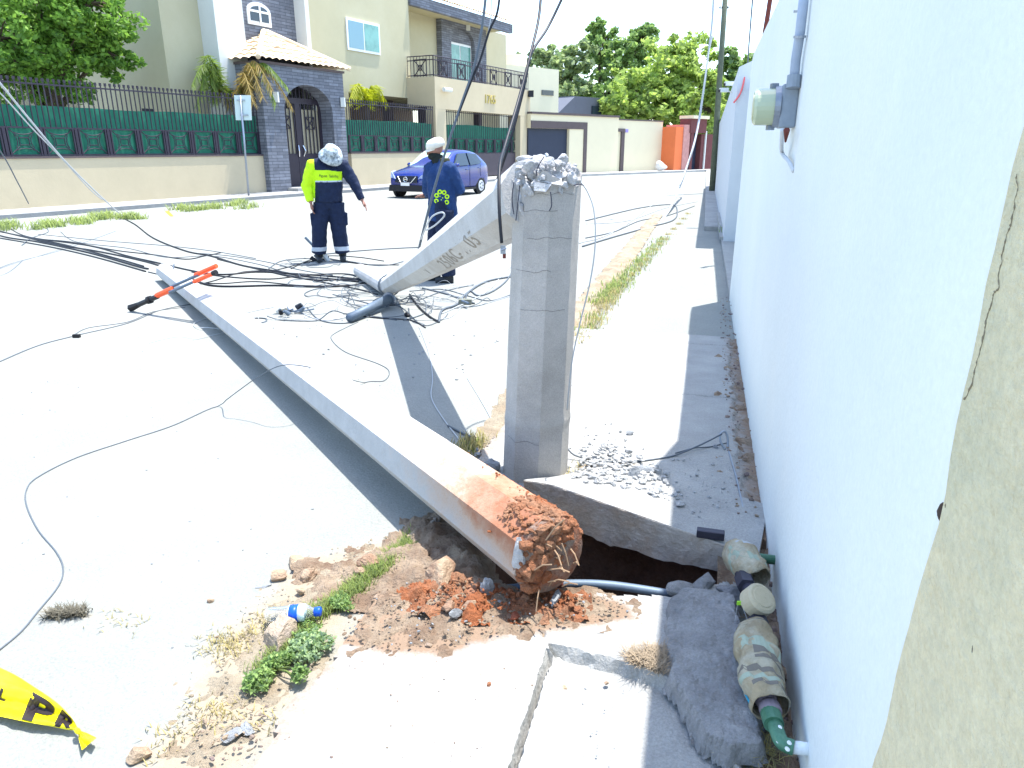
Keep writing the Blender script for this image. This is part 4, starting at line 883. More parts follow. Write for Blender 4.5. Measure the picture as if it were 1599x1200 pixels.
weed(432, 1045, .085, 520, M['weed'], 'bushy green weed in front of the two-tone rock'); weed(482, 1018, .07, 330, M['weedp'], 'pale mint green weed against the slab edge', .010)
weed(482, 985, .04, 170, M['weed'], 'low dark weed tucked under the water bottle', .006, .03); weed(530, 945, .05, 160, M['weed'], 'small green weed between bottle cap and slab corner', .006, .03)

# tilted slab over the pit --------------------------------------------
TS = [(818, 750, .085), (862, 757, .08), (900, 770, .075), (960, 791, .065), (1020, 812, .05), (1085, 835, .035), (1150, 857, .018), (1185, 868, .006)]
th = obj('tilted_slab', MB(), M['slab'], label='long tilted sidewalk slab heaved up over the pit by the fallen pole', cate='slab', origin=False) if False else None
mb = MB(); N = 60; fr_e = []; 
tsw = [G(x, y, z) for x, y, z in TS]
def along(pts, u):
    u = u * (len(pts) - 1); i = min(int(u), len(pts) - 2); return pts[i].lerp(pts[i + 1], u - i)
back = [G(884, 742, .006), G(950, 722, .006), G(1030, 735, .006), G(1100, 755, .006), G(1200, 790, .003)]
R_ = 12; vs = []; fs = []
for i in range(N + 1):
    u = i / N; f = along(tsw, u); bk = along(back, u); thick = .135 + .07 * math.sin(PI * min(1, u * 1.15 + .05)) + .02 * noise.noise(V((u * 9, 0, 0))) + .012 * noise.noise(V((u * 30, 3, 0)))
    out = V((f.x - bk.x, f.y - bk.y, 0)).normalized()
    prof = []
    for j in range(5): prof.append(f - V((0, 0, thick * (1 - j / 4))) + out * (-.02 * (1 - j / 4) + .006 * noise.noise(V((u * 30, j * 1.3, 8)))) if j < 4 else f.copy())
    prof[4] = f + out * .004 * noise.noise(V((u * 25, 1, 1)))
    prof[3] = f - V((0, 0, .006)) + out * .002
    for j in range(1, R_ + 1):
        q = f.lerp(bk, j / R_); prof.append(q + V((0, 0, .003 * noise.noise(q * 9))))
    prof.insert(0, f - V((0, 0, thick)) - out * .22); vs += prof
m_ = 6 + R_
for i in range(N):
    for j in range(m_ - 1): q = i * m_ + j; fs.append((q, q + m_, q + m_ + 1, q + 1))
fs += [tuple(range(m_)), tuple(range(N * m_ + m_ - 1, N * m_ - 1, -1))]
mb.add(vs, fs)
TSO = fixn(obj('tilted_slab', mb, [M['slab'], M['walk']], label='long tilted sidewalk slab heaved up over the pit', cate='slab', fn=lambda c, n: 1 if abs(n.z) > .8 and c.z > .0 else 0))
import mathutils.bvhtree as bvh
_tv = bvh.BVHTree.FromPolygons([V(v.co) + V(TSO.location) for v in TSO.data.vertices], [tuple(p.vertices) for p in TSO.data.polygons])
def drop(x, y, z):
    h = _tv.ray_cast(V((x, y, 1.0)), V((0, 0, -1))); return max(z, h[0].z) if h[0] else z
# ---------------------------------------------------------------- rocks and rubble
def rockat(x, y, r, seed, m, label, sq=(1, 1, .7), z=0.0, name='rock', group='loose rocks on the verge'):
    p = G(x, y, z); p.z = drop(p.x, p.y, p.z); return obj(name, MB().rock(p + V((0, 0, r * sq[2] * .5)), r, seed, sq, 3), m, label=label, cate=name.replace('_', ' '), group=group)
rockat(438, 1003, .088, 11, mat('two_tone_rock', (.50, .40, .30), .95, var=.25, vs=12, bump=1.2, bs=45, c2=(.36, .30, .26), cs=6), 'largest pale rock with a dark grey side among the weeds', (1.15, .7, .6), ROAD)
rockat(465, 884, .04, 12, M['rocko'], 'brown round rock, upper one of the cluster of three', z=ROAD)
rockat(434, 903, .038, 13, M['rocko'], 'brown rock at the left of the cluster of three', z=ROAD)
rockat(479, 902, .038, 14, M['rocko'], 'pale angular rock at the right of the cluster of three', z=ROAD)
rockat(331, 940, .014, 15, M['rocko'], 'small orange stone alone on the road', z=ROAD)
rockat(218, 1186, .032, 16, M['rocko'], 'rounded brown stone at the bottom edge of the road', z=ROAD)
rockat(575, 878, .04, 17, M['rocko'], 'pale flat rock at the top of the brown soil', (1.3, .8, .5), ROAD + .02)
rockat(562, 893, .022, 18, M['rocko'], 'small brown rock below the pale flat one', z=ROAD + .02)
rockat(470, 925, .02, 19, M['rocko'], 'little brown stone above the bottle', z=ROAD + .01)
rockat(364, 1150, .028, 20, M['rockg'], 'grey flat chip on the sand at the bottom', (1.3, .6, .4), ROAD + .01)
rockat(388, 1140, .024, 21, M['rockg'], 'darker grey chip beside the flat chip on sand', (1.2, .7, .5), ROAD + .01)
rockat(412, 916, .022, 22, M['rockg'], 'thin grey flake left of the brown rocks', (1.4, .6, .25), ROAD)
rockat(690, 905, .085, 23, M['rocko'], 'big wedge of orange sandstone at the left of the pit', (1.25, .75, .6), .0)
rockat(762, 925, .038, 24, M['rockg'], 'upright grey white concrete shard on the red clay', (.7, .5, 1.1), .01)
rockat(735, 948, .03, 25, M['rocko'], 'sandy lump in the middle of the clay heap', z=.02)
rockat(712, 962, .024, 26, M['rockg'], 'slim grey stone leaning beside the sandy lump', (.6, 1.2, .8), .02)
rockat(702, 950, .028, 27, M['rocko'], 'beige lump left of the slim grey stone', z=.02)
rockat(805, 965, .02, 28, mat('red_clod', (.30, .09, .05), .95, var=.3, vs=20, bump=1.3, bs=50), 'dark red clay clod near the joint line', z=.01)
rockat(902, 955, .02, 29, M['clay'], 'red clay clod right of the joint line', z=.01)
rockat(868, 937, .034, 30, M['rockg'], 'elongated pale concrete shard in front of the steel pipe', (1.5, .5, .45), .02)
rockat(882, 1080, .017, 31, M['rocko'], 'rough beige crumb on the recessed slab', z=-.03)
rockat(947, 1068, .009, 32, M['rocko'], 'tiny beige pebble on the recessed slab', z=-.03)
rockat(764, 1070, .009, 33, M['clay'], 'tiny red pebble on the near slab', z=.0)
rockat(670, 1010, .012, 34, M['rockp'], 'small dark red pebble at the edge of the dirt', z=.0)
rockat(830, 905, .04, 35, M['clay'], 'clay crusted lump at the foot of the fallen pole', z=-.02)
rockat(1010, 740, .038, 36, M['rockg'], 'dark grey stone lying by the sunlit rubble', (1.4, .6, .5)); rockat(990, 748, .034, 37, M['rockg'], 'white cube-like concrete piece by the dark stone', (1, .9, .9))
rockat(984, 678, .024, 38, M['rockg'], 'lone grey stone on the sunny sidewalk'); rockat(1027, 776, .022, 39, M['rockg'], 'pale chip next to the wall shadow', (1.2, .7, .5))
rockat(1118, 700, .016, 40, M['rockg'], 'dark stone in the shade near the guy anchor'); rockat(765, 735, .05, 41, M['rockg'], 'shaded bluish rubble block left of the stump', (1.1, .8, .8))
rockat(1215, 1000, .03, 42, M['rockp'], 'dark rock in the trough beside the meter', z=-.05); rockat(1232, 1060, .03, 43, M['rockp'], 'dark rock wedged between cloth wrap and wall', z=-.05)
rockat(1225, 960, .03, 44, M['rockp'], 'dark rock under the round meter cap', z=-.05); rockat(1062, 955, .035, 45, M['rockg'], 'pale broken lump at the corner of the mortar slab', z=-.01)
# dark brick-like bar in the shade
bb_ = MB(); p = G(1110, 834, .05); bb_.box(p, .11, .035, .035, Matrix.Rotation(-.28, 3, 'Z')); bevel(obj('metal_offcut', bb_, M['metermetal'], label='dark bar shaped offcut on the shaded tilted slab', cate='offcut'), .004)
# small gravel as stuff
def gravel(name, poly, n, r0, r1, m, z, label):
    x0, x1, y0, y1 = bbox(poly, 0); mb = MB(); k = 0
    while k < n:
        x, y = random.uniform(x0, x1), random.uniform(y0, y1)
        if not inpoly(poly, np.array([x]), np.array([y]))[0]: continue
        if sdist(HOLE, np.array([x]), np.array([y]))[0] > -.02: k += .2; continue
        r = random.uniform(r0, r1) * random.choice((.5, .7, 1)); mb.rock((x, y, drop(x, y, z) + r * .3), r, random.uniform(0, 99), (random.uniform(.7, 1.4), random.uniform(.6, 1), random.uniform(.4, .8)), 1); k += 1
    obj(name, mb, m, label=label, cate='gravel', kind='stuff')
gravel('pebbles', red, 420, .003, .011, M['soil'], .014, 'brown crumbs scattered on the dirt spread'); gravel('clay_crumbs', red2, 260, .004, .013, M['clay'], .03, 'red clay crumbs on the clay heap')
gravel('verge_pebbles', verge, 260, .003, .009, M['sand'], ROAD + .02, 'sandy crumbs on the verge'); gravel('grey_pebbles', red, 50, .005, .012, M['rockg'], .02, 'grey chips scattered on the dirt spread')
rub3b = gp([(885, 745), (905, 705), (960, 700), (1030, 735), (1075, 790), (1040, 820), (960, 790), (890, 762)])
rub2 = gp([(880, 735), (900, 670), (960, 660), (1060, 720), (1140, 700), (1150, 800), (1060, 830), (960, 790), (890, 762)])
gravel('concrete_rubble', rub3b, 330, .006, .03, M['rubble'], .02, 'white concrete rubble around the pole stump'); gravel('scattered_rubble', rub2, 160, .004, .014, M['rubble'], .003, 'small grey chips over the sidewalk')
rub3 = gp([(740, 755), (720, 700), (780, 690), (790, 745)]); gravel('stump_rubble', rub3, 60, .01, .03, M['rockg'], -.03, 'grey rubble left of the stump'); 
near = gp([(420, 1100), (540, 1020), (850, 1010), (840, 1060), (780, 1195), (400, 1195)]); gravel('slab_specks', near, 60, .0025, .006, M['rockp'], 0, 'dark specks on the near slab')
lidp = gp([(870, 1020), (1010, 1060), (1010, 1195), (830, 1195)]); gravel('lid_specks', lidp, 30, .0025, .006, M['rockg'], -.034, 'specks on the recessed slab')
tro = gp([(1160, 1195), (1200, 880), (1215, 870), (1262, 1195)], -.04); gravel('trough_rubble', tro, 170, .006, .022, M['rockp'], -.045, 'dark rubble in the meter trough')
rd = gp([(0, 1195), (0, 500), (230, 480), (600, 800), (420, 900), (250, 1195)], ROAD); gravel('road_specks', rd, 130, .003, .008, M['rockg'], ROAD, 'tiny stones scattered over the road')
rd2 = gp([(350, 470), (560, 500), (700, 500), (900, 520), (700, 640), (560, 600)], ROAD); gravel('road_specks_far', rd2, 60, .006, .018, M['rockg'], ROAD, 'tiny stones on the road among cables')
vb = gp([(300, 1130), (420, 1100), (410, 1195), (290, 1195)], ROAD); gravel('dark_clods', vb, 60, .004, .013, M['rockp'], ROAD + .015, 'dark clods on the sandy verge')
wf_ = [tuple(W(s, t))[:2] for s, t in ((2.9, 0), (8, 0), (8, .12), (2.9, .14))]; gravel('wall_foot_grit', wf_, 200, .006, .018, M['rockp'], -.0, 'grit gathered at the foot of the white wall')

# broken mortar apron --------------------------------------------------
AP = gp([(1046, 925), (1068, 912), (1095, 910), (1130, 918), (1150, 925), (1152, 950), (1165, 990), (1178, 1040), (1186, 1100), (1192, 1150), (1140, 1162), (1100, 1132), (1072, 1085), (1052, 1045), (1040, 990)], .05)
x0, x1, y0, y1 = bbox(AP)
def apz(X, Y): return -.042 + .06 * np.clip((sdist(AP, X, Y) + .012 * vnoise(X, Y, 12, 63) + .012) / .016, 0, 1) + .006 + .016 * vnoise(X, Y, 5, 61) + .006 * vnoise(X, Y, 22, 62) + .02 * np.clip((X - x0) / .3, 0, 1)
obj('broken_mortar_apron', patch(x0, x1, y0, y1, .01, ident, lambda X, Y: sdist(AP, X, Y) + .012 * vnoise(X, Y, 12, 63) > -.018, apz), M['mortar'], label='lifted dark grey mortar apron between the lid and the water meter', cate='concrete apron')
# grey chunks at top of apron
for i, (x, y, r) in enumerate(((1060, 925, .05), (1100, 918, .055), (1140, 930, .05))):
    rockat(x, y, r, 70 + i, M['mortar'], ['leftmost', 'middle', 'rightmost'][i] + ' rough grey mortar chunk along the pit edge', (1.2, .8, .6), -.01, 'mortar_chunk', 'mortar chunks at the pit edge')

# ---------------------------------------------------------------- poles
def octa(pts, rs, rot=PI / 8, seg=8, sub=1, up=None):
    return MB().tube(pts, rs, seg, True, 1.0, rot, up)
# standing stump: leans slightly
b0 = G(836, 742, -.02); bt_ = b0 + V((0, .0, 0)); sR = .163
topc = AT(857, 262, b0.y); topc.z = min(topc.z, 1.62)
hz_ = 1.44; ax = (V((topc.x, b0.y + .0, topc.z)) - b0).normalized()
st_top = b0 + ax * ((hz_ - b0.z) / ax.z)
th = thing('pole_stump', b0, 'upright octagonal concrete pole stump, snapped and crumbled at head height', 'pole')
mb = MB(); seg = 8; NR = 40; vs = []; fs = []
u0 = V((1, 0, 0)); u1 = ax.cross(u0).normalized(); rot0 = math.radians(-22.5 + 2)
subs = 6; ring = []
for k in range(8):
    a = 2 * PI * k / 8 + PI / 8 + rot0; b = 2 * PI * (k + 1) / 8 + PI / 8 + rot0
    p = V((math.cos(a), math.sin(a), 0)); q = V((math.cos(b), math.sin(b), 0))
    for s_ in range(subs): ring.append(p.lerp(q, s_ / subs))
nr_ = len(ring)
for i in range(NR + 1):
    v = i / NR; r = sR - .013 * v; c = b0.lerp(st_top, v) - ax * (.12 * (1 - v))
    band = .003 if .265 < v < .285 else 0
    for k, d in enumerate(ring):
        rr = r + band + .0012 * noise.noise(V((k * .4, v * 20, 0)))
        zoff = 0
        if i == NR: zoff = .05 * noise.noise(V((d.x * 3, d.y * 3, 4))) + (-.06 if d.x < -.3 else 0)
        if i == NR - 1: zoff = .02 * noise.noise(V((d.x * 3, d.y * 3, 4)))
        vs.append(c + (V((1, 0, 0)) * d.x + V((0, 1, 0)) * d.y) * rr + ax * zoff)
for i in range(NR):
    for k in range(nr_): fs.append((i * nr_ + k, i * nr_ + (k + 1) % nr_, (i + 1) * nr_ + (k + 1) % nr_, (i + 1) * nr_ + k))
fs.append(tuple(range(NR * nr_, (NR + 1) * nr_))); mb.add(vs, fs)
obj('shaft', mb, M['pole'], th)
# hairline cracks around the shaft
mb = MB()
for j, v in enumerate((.16, .60, .72, .82, .90, .95)):
    c = b0.lerp(st_top, v); r = (sR - .013 * v) * 1.003; pts = []
    k0 = int(nr_ * .56); 
    for k in range(k0 + (j * 4) % 7, k0 + 11 + (j * 5) % 9):
        d = ring[k % nr_]; pts.append(c + V((d.x, d.y, 0)) * r + ax * (.02 * noise.noise(V((k * .35, j, 0))) ))
    mb.tube(pts, .0008, 4)
obj('crack', mb, mat('crack_gap', (.14, .14, .14), .9), th)
# slanted broken shaft
e0 = AT(845, 283, b0.y - .0); e0 = V((e0.x, b0.y + .06, 0)); 
pmid = AT(800, 325, b0.y + .30); pend = G(607, 447, .065)
dirS = (pend - pmid).normalized(); LS = (pend - pmid).length
ps = pmid - dirS * .34
th2 = thing('snapped_pole', pend, 'long snapped upper pole slanting from the stump top down to the road', 'pole')
NS = 50; pts = [ps + (pend - ps) * (i / NS) + V((0, 0, -.012 * math.sin(PI * i / NS))) * (1 if i > 0 else 0) for i in range(NS + 1)]
rs = [.158 - .052 * i / NS for i in range(NS + 1)]
mbS = MB(); 
obj('shaft', octa(pts, rs, rot=math.radians(30)), M['polewhite'], th2)
tipe = G(563, 423, .03)
tp0 = pend + (pend - ps).normalized() * .06
obj('bent_tip', octa([tp0, tp0.lerp(tipe, .5), tipe], [.105, .10, .09], rot=.2, seg=16), M['polewhite'], th2, smooth=False)
mb = MB(); dS = (pts[-1] - pts[-3]).normalized()
for q in (.02, .07, .12): 
    c = pts[-1] - dS * q; u = dS.cross(V((0, 0, 1))).normalized(); v = u.cross(dS); mb.tube([c + (u * math.cos(a) + v * math.sin(a)) * .118 for a in [2 * PI * i / 18 for i in range(19)]], .007, 5)
obj('wire_band', mb, M['greyc'], th2)
# stamped code on the underside-near face of the slanted shaft
dM = (pts[30] - pts[10]).normalized(); vc = (CAM - pts[14]).normalized(); yd = (vc.cross(dM)).normalized()
if yd.z < 0: yd = -yd
xd = -dM
nrm = xd.cross(yd).normalized()
if nrm.dot(vc) < 0: xd = dM; nrm = xd.cross(yd).normalized()
import mathutils.bvhtree as bvh
def project_text(txt, size, org, xd, yd, target, root, m, sx=1.0, name='lettering', tmat=None, dist=.002):
    t = textmb(txt, size, org, xd, yd, 0, sx, 0.0); n = V(xd).normalized().cross(V(yd).normalized()); off = wloc(target)
    tr = bvh.BVHTree.FromPolygons([V(v.co) + off for v in target.data.vertices], [tuple(p.vertices) for p in target.data.polygons])
    out = []
    for p in t.v:
        p = V(p); h = tr.ray_cast(p + n * .5, -n); out.append(tuple(h[0] + n * dist if h[0] else p))
    t.v = out; return obj(name, t, m, root)
sh2 = [c for c in th2.children if c.name.startswith('shaft')][0]
oo = pts[24] + nrm * .2
org = AT(717, 405, pts[24].y); 
d1 = AT(716, 409, (pmid.lerp(pend, .30)).y); d2 = AT(778, 360, pmid.lerp(pend, .07).y)
xt = (d2 - d1).normalized(); nn_ = (CAM - d1).normalized(); yt = nn_.cross(xt).normalized()
sxx = (d2 - d1).length / .75
for q, ch in enumerate('2506C-1/05'): project_text(ch, .135, d1 + xt * (.078 * q * sxx), xt, yt, sh2, th2, M['poleink'], sx=sxx, name='character')
d3 = AT(697, 416, pmid.lerp(pend, .42).y); project_text('IV', .12, d3, xt, yt, sh2, th2, M['poleink'], sx=.8)
# crumbled head of the stump: broken concrete lumps
th3 = thing('broken_pole_head', st_top, 'heap of crumbled white concrete hanging together on top of the stump', 'rubble')
hc = [(810, 285, .04, (.8, .8, 1.1), .1, 'lump'), (808, 312, .032, (.7, .8, 1.2), .08, 'lump'), (816, 325, .026, (.7, .8, 1.1), -.05, 'lump'), (842, 268, .075, (1.2, .6, .8), 0, 'slab_fragment'), (815, 290, .05, (.9, .8, 1), 0, 'lump'), (875, 270, .045, (1, .8, .8), .02, 'lump'), (893, 285, .038, (1, .8, 1), .0, 'lump'), (820, 262, .05, (1, .8, .8), .08, 'lump'), (846, 249, .06, (1.5, .8, .5), .1, 'lump'), (825, 250, .045, (1.2, .9, .7), .12, 'lump'), (876, 251, .03, (1.4, .8, .8), .05, 'lump'), (888, 262, .03, (1, .8, .8), .06, 'lump'), (818, 308, .035, (.8, .6, 1.2), -.02, 'lump'), (870, 292, .045, (1.3, .8, .6), .0, 'lump'), (826, 298, .03, (.8, .6, 1), -.08, 'lump'), (812, 275, .035, (1, 1, 1), .03, 'lump')]
for i, (x, y, r, sq, dy, nm_) in enumerate(hc):
    p = AT(x, y, b0.y - .04 + dy); obj(nm_, MB().rock(p, r, 80 + i, sq, 3, .6), M['break'], th3)
mb = MB()   # flat white slab piece leaning on front
P4 = [AT(840, 283, b0.y - .15), AT(879, 290, b0.y - .16), AT(874, 253, b0.y - .02), AT(848, 255, b0.y - .02)]
fixn(obj('flat_shard', mb.prism(P4, (0, .05, -.02)), M['break'], th3)); mb = MB()
P4 = [AT(834, 298, b0.y - .165), AT(853, 300, b0.y - .17), AT(862, 288, b0.y - .16), AT(835, 284, b0.y - .155)]
fixn(obj('flat_shard', mb.prism(P4, (0, .05, 0)), M['break'], th3))
for i in range(34):
    x, y = random.uniform(806, 902), random.uniform(252, 300); y = max(y, 246 + abs(x - 848) * .45); r = random.uniform(.014, .032)
    obj('lump', MB().rock(AT(x, y, b0.y + random.uniform(-.15, .06)), r, 200 + i, (1, .8, random.uniform(.7, 1.2)), 2, .7), M['break'], th3)
mb = MB()
for i in range(170):
    x, y = random.gauss(848, 30), random.gauss(278, 20)
    if 800 < x < 908 and y > 240 + abs(x - 848) * .4: mb.rock(AT(x, y, b0.y + random.uniform(-.14, .1)), random.uniform(.006, .018), i, (1, 1, 1), 1)
obj('crumbs', mb, M['break'], th3, kind='stuff')
for i, pp in enumerate((((803, 285), (800, 310), (803, 335)), ((812, 290), (809, 320), (806, 345)), ((850, 245), (840, 262), (838, 275)), ((896, 290), (905, 288), (912, 290)), ((860, 300), (862, 320), (858, 330)))):
    obj('rebar', MB().tube(cat([AT(x, y, b0.y - .17) for x, y in pp], 5), .0025, 6), M['metermetal'], th3)
# fallen pole ----------------------------------------------------------
ft = G(257, 424, ROAD + .11); fb_ = G(858, 866, .185)
M['endcap'] = mat('damp_soil_skin', (.33, .13, .07), .95, var=.4, vs=14, bump=1.4, bs=40, c2=(.30, .24, .2), cs=6)
th4 = thing('fallen_pole', fb_ - V((0, 0, .2)), 'long fallen octagonal concrete pole lying across the road, butt caked with red clay', 'pole')
NF = 60; pts = [fb_ + (ft - fb_) * (i / NF) for i in range(NF + 1)]; rs = [.151 - .049 * i / NF for i in range(NF + 1)]
dF = (ft - fb_).normalized(); LF = (ft - fb_).length
mpd = mat('clay_stained_pole', (.46, .46, .45), .85, var=.15, vs=7, bump=.4, bs=60)
n_ = mpd.node_tree.nodes; L_ = mpd.node_tree.links; bs_ = n_['Principled BSDF']; src = bs_.inputs['Base Color'].links[0].from_socket
at = n_.new('ShaderNodeAttribute'); at.attribute_name = 'stain'; tn = n_.new('ShaderNodeTexNoise'); tn.inputs['Scale'].default_value = 7; tn.inputs['Detail'].default_value = 9; tn.inputs['Roughness'].default_value = .7
gg = n_.new('ShaderNodeNewGeometry'); L_.new(gg.outputs['Position'], tn.inputs['Vector']); ad = n_.new('ShaderNodeMath'); L_.new(at.outputs['Fac'], ad.inputs[0]); L_.new(tn.outputs['Fac'], ad.inputs[1])
for lo, hi, c in ((.75, 1.25, (.44, .31, .22)), (1.15, 1.45, (.34, .15, .085))):
    r = n_.new('ShaderNodeMapRange'); r.inputs[1].default_value = lo; r.inputs[2].default_value = hi; L_.new(ad.outputs[0], r.inputs[0]); x = n_.new('ShaderNodeMix'); x.data_type = 'RGBA'; L_.new(r.outputs[0], x.inputs[0]); L_.new(src, x.inputs[6]); x.inputs[7].default_value = (*c, 1); src = x.outputs[2]
L_.new(src, bs_.inputs['Base Color'])
mbp = octa(pts, rs, rot=math.radians(12)); o = obj('shaft', mbp, mpd, th4)
a_ = o.data.attributes.new('stain', 'FLOAT', 'POINT'); cc = [(V(v.co) + wloc(th4) - fb_) for v in o.data.vertices]
a_.data.foreach_set('value', [max(0, 1.08 - c.dot(dF) / 1.25) * (1.0 if (c - dF * c.dot(dF)).z > -.02 else .55) for c in cc])
def onpole(d, ang, rr=1.0):
    c = fb_ + dF * d; u = dF.cross(V((0, 0, 1))).normalized(); v = u.cross(dF); r = .151 - .049 * d / LF; return c + (u * math.cos(ang) + v * math.sin(ang)) * r * rr
for d, a in ((LF * .93, 1.3),):
    obj('step_bolt', MB().tube([onpole(d, a, .8), onpole(d, a, 1.5)], .01, 6), M['steel'], th4)
# clay on pole: clods spread on upper faces near the butt
mb = MB()
for i in range(620):
    d = abs(random.gauss(.0, .35)) if i % 2 else random.uniform(0, .2); a = random.gauss(.62, .26) if i % 2 else random.gauss(PI * .40, .5)
    r = random.uniform(.003, .010) * (1.4 if d < .18 else .7)
    uu = onpole(d, a, .975); mb.rock(uu, r, i, (1.3, 1.3, .8), 1)
obj('clay_crust', mb, M['clay'], th4, kind='stuff')
# butt face covered with clay
u = dF.cross(V((0, 0, 1))).normalized(); v = u.cross(dF)
obj('butt_end', MB().tube([fb_ + dF * .01, fb_ - dF * .012, fb_ - dF * .03], [.148, .141, .095], 24), M['endcap'], th4)
mb = MB()
for i in range(330):
    a = random.uniform(0, 2 * PI); rr = .140 * math.sqrt(random.random()); p = fb_ - dF * random.uniform(-.012, .03) + (u * math.cos(a) + v * math.sin(a)) * rr
    if (p - fb_).dot(u * .75 - v * .5) > .02 + .05 * noise.noise(p * 14): continue
    mb.rock(p, random.choice((.008, .012, .016, .026)) * random.uniform(.8, 1.2), i + 500, (1.3, 1, 1), 1)
obj('clay_clod_face', mb, M['clay'], th4, kind='stuff')
mb = MB()
for i in range(16):
    a = random.uniform(0, 2 * PI); rr = .12 * math.sqrt(random.random()); p = fb_ - dF * .05 + (u * math.cos(a) + v * math.sin(a)) * rr; q = p + V((random.gauss(0, .05), random.gauss(0, .03), random.gauss(0, .05))) - dF * .03; mb.tube([p, (p + q) / 2 + V((0, 0, .01)), q], .0025, 5)
obj('root', mb, M['root'], th4)
o = obj('chipped_edge', MB().rock(onpole(.03, PI * .9, .9) - dF * .03, .055, 91, (.6, .5, 1.3), 3, .6), M['break'], th4)

# ---------------------------------------------------------------- steel pipe in the pit
pp = [G(770, 922, -.05), G(845, 915, -.02), G(900, 912, -.01), G(960, 915, -.01), G(1045, 928, -.03), G(1080, 936, -.06)]
th = thing('steel_pipe', pp[2], 'curved bluish steel water pipe crossing the front of the pit', 'pipe')
obj('tube', MB().tube(cat(pp, 8), .0165, 14), M['steelgrey'], th, smooth=True)
obj('rust_patch', MB().tube(cat(pp, 8)[9:14], .0168, 14), M['rust'], th, smooth=True)

# ---------------------------------------------------------------- water meter line beside wall
def mp(x, y, z): return G(x, y, z)
th = thing('water_meter', mp(1190, 950, 0), 'water meter with round beige cap and dark brass body beside the wall', 'water meter')
obj('dark_body', MB().tube(cat([mp(1158, 895, .07), mp(1168, 915, .08), mp(1182, 945, .08), mp(1186, 985, .08)], 5), [.026] * 16, 12), M['metermetal'], th, smooth=True)
mcp = mp(1185, 938, .13); an = V((.35, -.45, .8)).normalized()
obj('cap', MB().tube([mcp - an * .03, mcp - an * .028, mcp + an * .018, mcp + an * .024], [.050, .053, .053, .044], 28), M['metercap'], th)
obj('cap_rim', MB().tube([mcp + an * .024, mcp + an * .027], [.036, .034], 28), M['metercap'], th)
obj('nut', MB().tube([mp(1162, 903, .08), mp(1167, 918, .085)], .034, 6), M['metermetal'], th); obj('nut', MB().tube([mp(1184, 968, .08), mp(1185, 985, .08)], .033, 6), M['metermetal'], th)
obj('seal_tag', MB().box(mp(1155, 942, .12), .016, .004, .014), M['lime'], th)
obj('seal_wire', MB().tube(cat([mp(1148, 970, .07), mp(1155, 940, .12), mp(1170, 975, .08)], 5), .0008, 4), M['palec'], th)
def wrap(pts, rs, seed, name, label, strips, extra=None):
    c = cat(pts, 8); n = len(c); rr = []
    for i in range(n):
        k = i / (n - 1) * (len(rs) - 1); j = min(int(k), len(rs) - 2); rr.append(rs[j] + (rs[j + 1] - rs[j]) * (k - j))
    seg = 36; mb = MB(); mb.tube(c, rr, seg, False); cen = []
    base_v = [V(p) for p in mb.v]
    for i in range(n):
        for k in range(seg):
            idx = i * seg + k; p = V(mb.v[idx]); d = (p - c[i]).normalized()
            f = .011 * noise.noise(V((math.cos(2 * PI * k / seg) * 1.4, math.sin(2 * PI * k / seg) * 1.4, i * .38 + seed))) + .010 * (abs(noise.noise(V((math.cos(2 * PI * k / seg) * 1.2 + i * .12, math.sin(2 * PI * k / seg) * 1.2, i * .22 + seed * 2)))) - .12) - .007 * (1 - min(1, abs(((k * .8 + i * 1.5) % 14) / 2.2 - 1.2)))
            mb.v[idx] = tuple(p + d * f)
    t = thing(name, c[0] - V((0, 0, .05)), label, 'cloth wrap', 'sack cloth wraps on the water pipe'); sh = obj('cloth', mb, M['cloth'], t, smooth=True)
    sh.modifiers.new('thick', 'SOLIDIFY').thickness = .002
    im = n // 2; kv = max(range(seg), key=lambda k: (base_v[im * seg + k] - c[im]).dot((CAM - c[im]).normalized()))
    for si, (u0_, u1_, k0_, k1_, mm, nm_, wd_) in enumerate(strips):
        k0_ = kv + k0_; k1_ = kv + k1_
        s2 = MB(); A_ = []; i0, i1 = int(u0_ * (n - 1)), int(u1_ * (n - 1)); vs = []; fs = []; m2 = 0
        for k in range(k0_, k1_ + 1):
            t_ = (k - k0_) / max(1, (k1_ - k0_)); ii = i0 + (i1 - i0) * t_; a_, fr2 = int(ii), ii - int(ii); a_ = min(a_, n - 2)
            for wdt in (0, 1):
                iq = max(0, min(n - 1, a_ + (wd_ if wdt else 0))); p = V(mb.v[iq * seg + k % seg]); vs.append(p + (p - c[iq]).normalized() * .0025)
            if m2: q = 2 * m2; fs.append((q - 2, q, q + 1, q - 1))
            m2 += 1
        s2.add(vs, fs); obj(nm_, s2, mm, t)
    return t
wrap([mp(1150, 862, .07), mp(1165, 880, .09), mp(1185, 905, .08)], [.05, .062, .058, .045], 3, 'cloth_wrap', 'upper smaller cloth wrap beside the green pipe stub', [(.45, .75, -2, 9, M['clothg'], 'printed_stripe', 2), (.6, .35, -8, 0, M['clothg'], 'printed_stripe', 1), (.3, .5, 2, 10, M['palec'], 'printed_stripe', 1)])
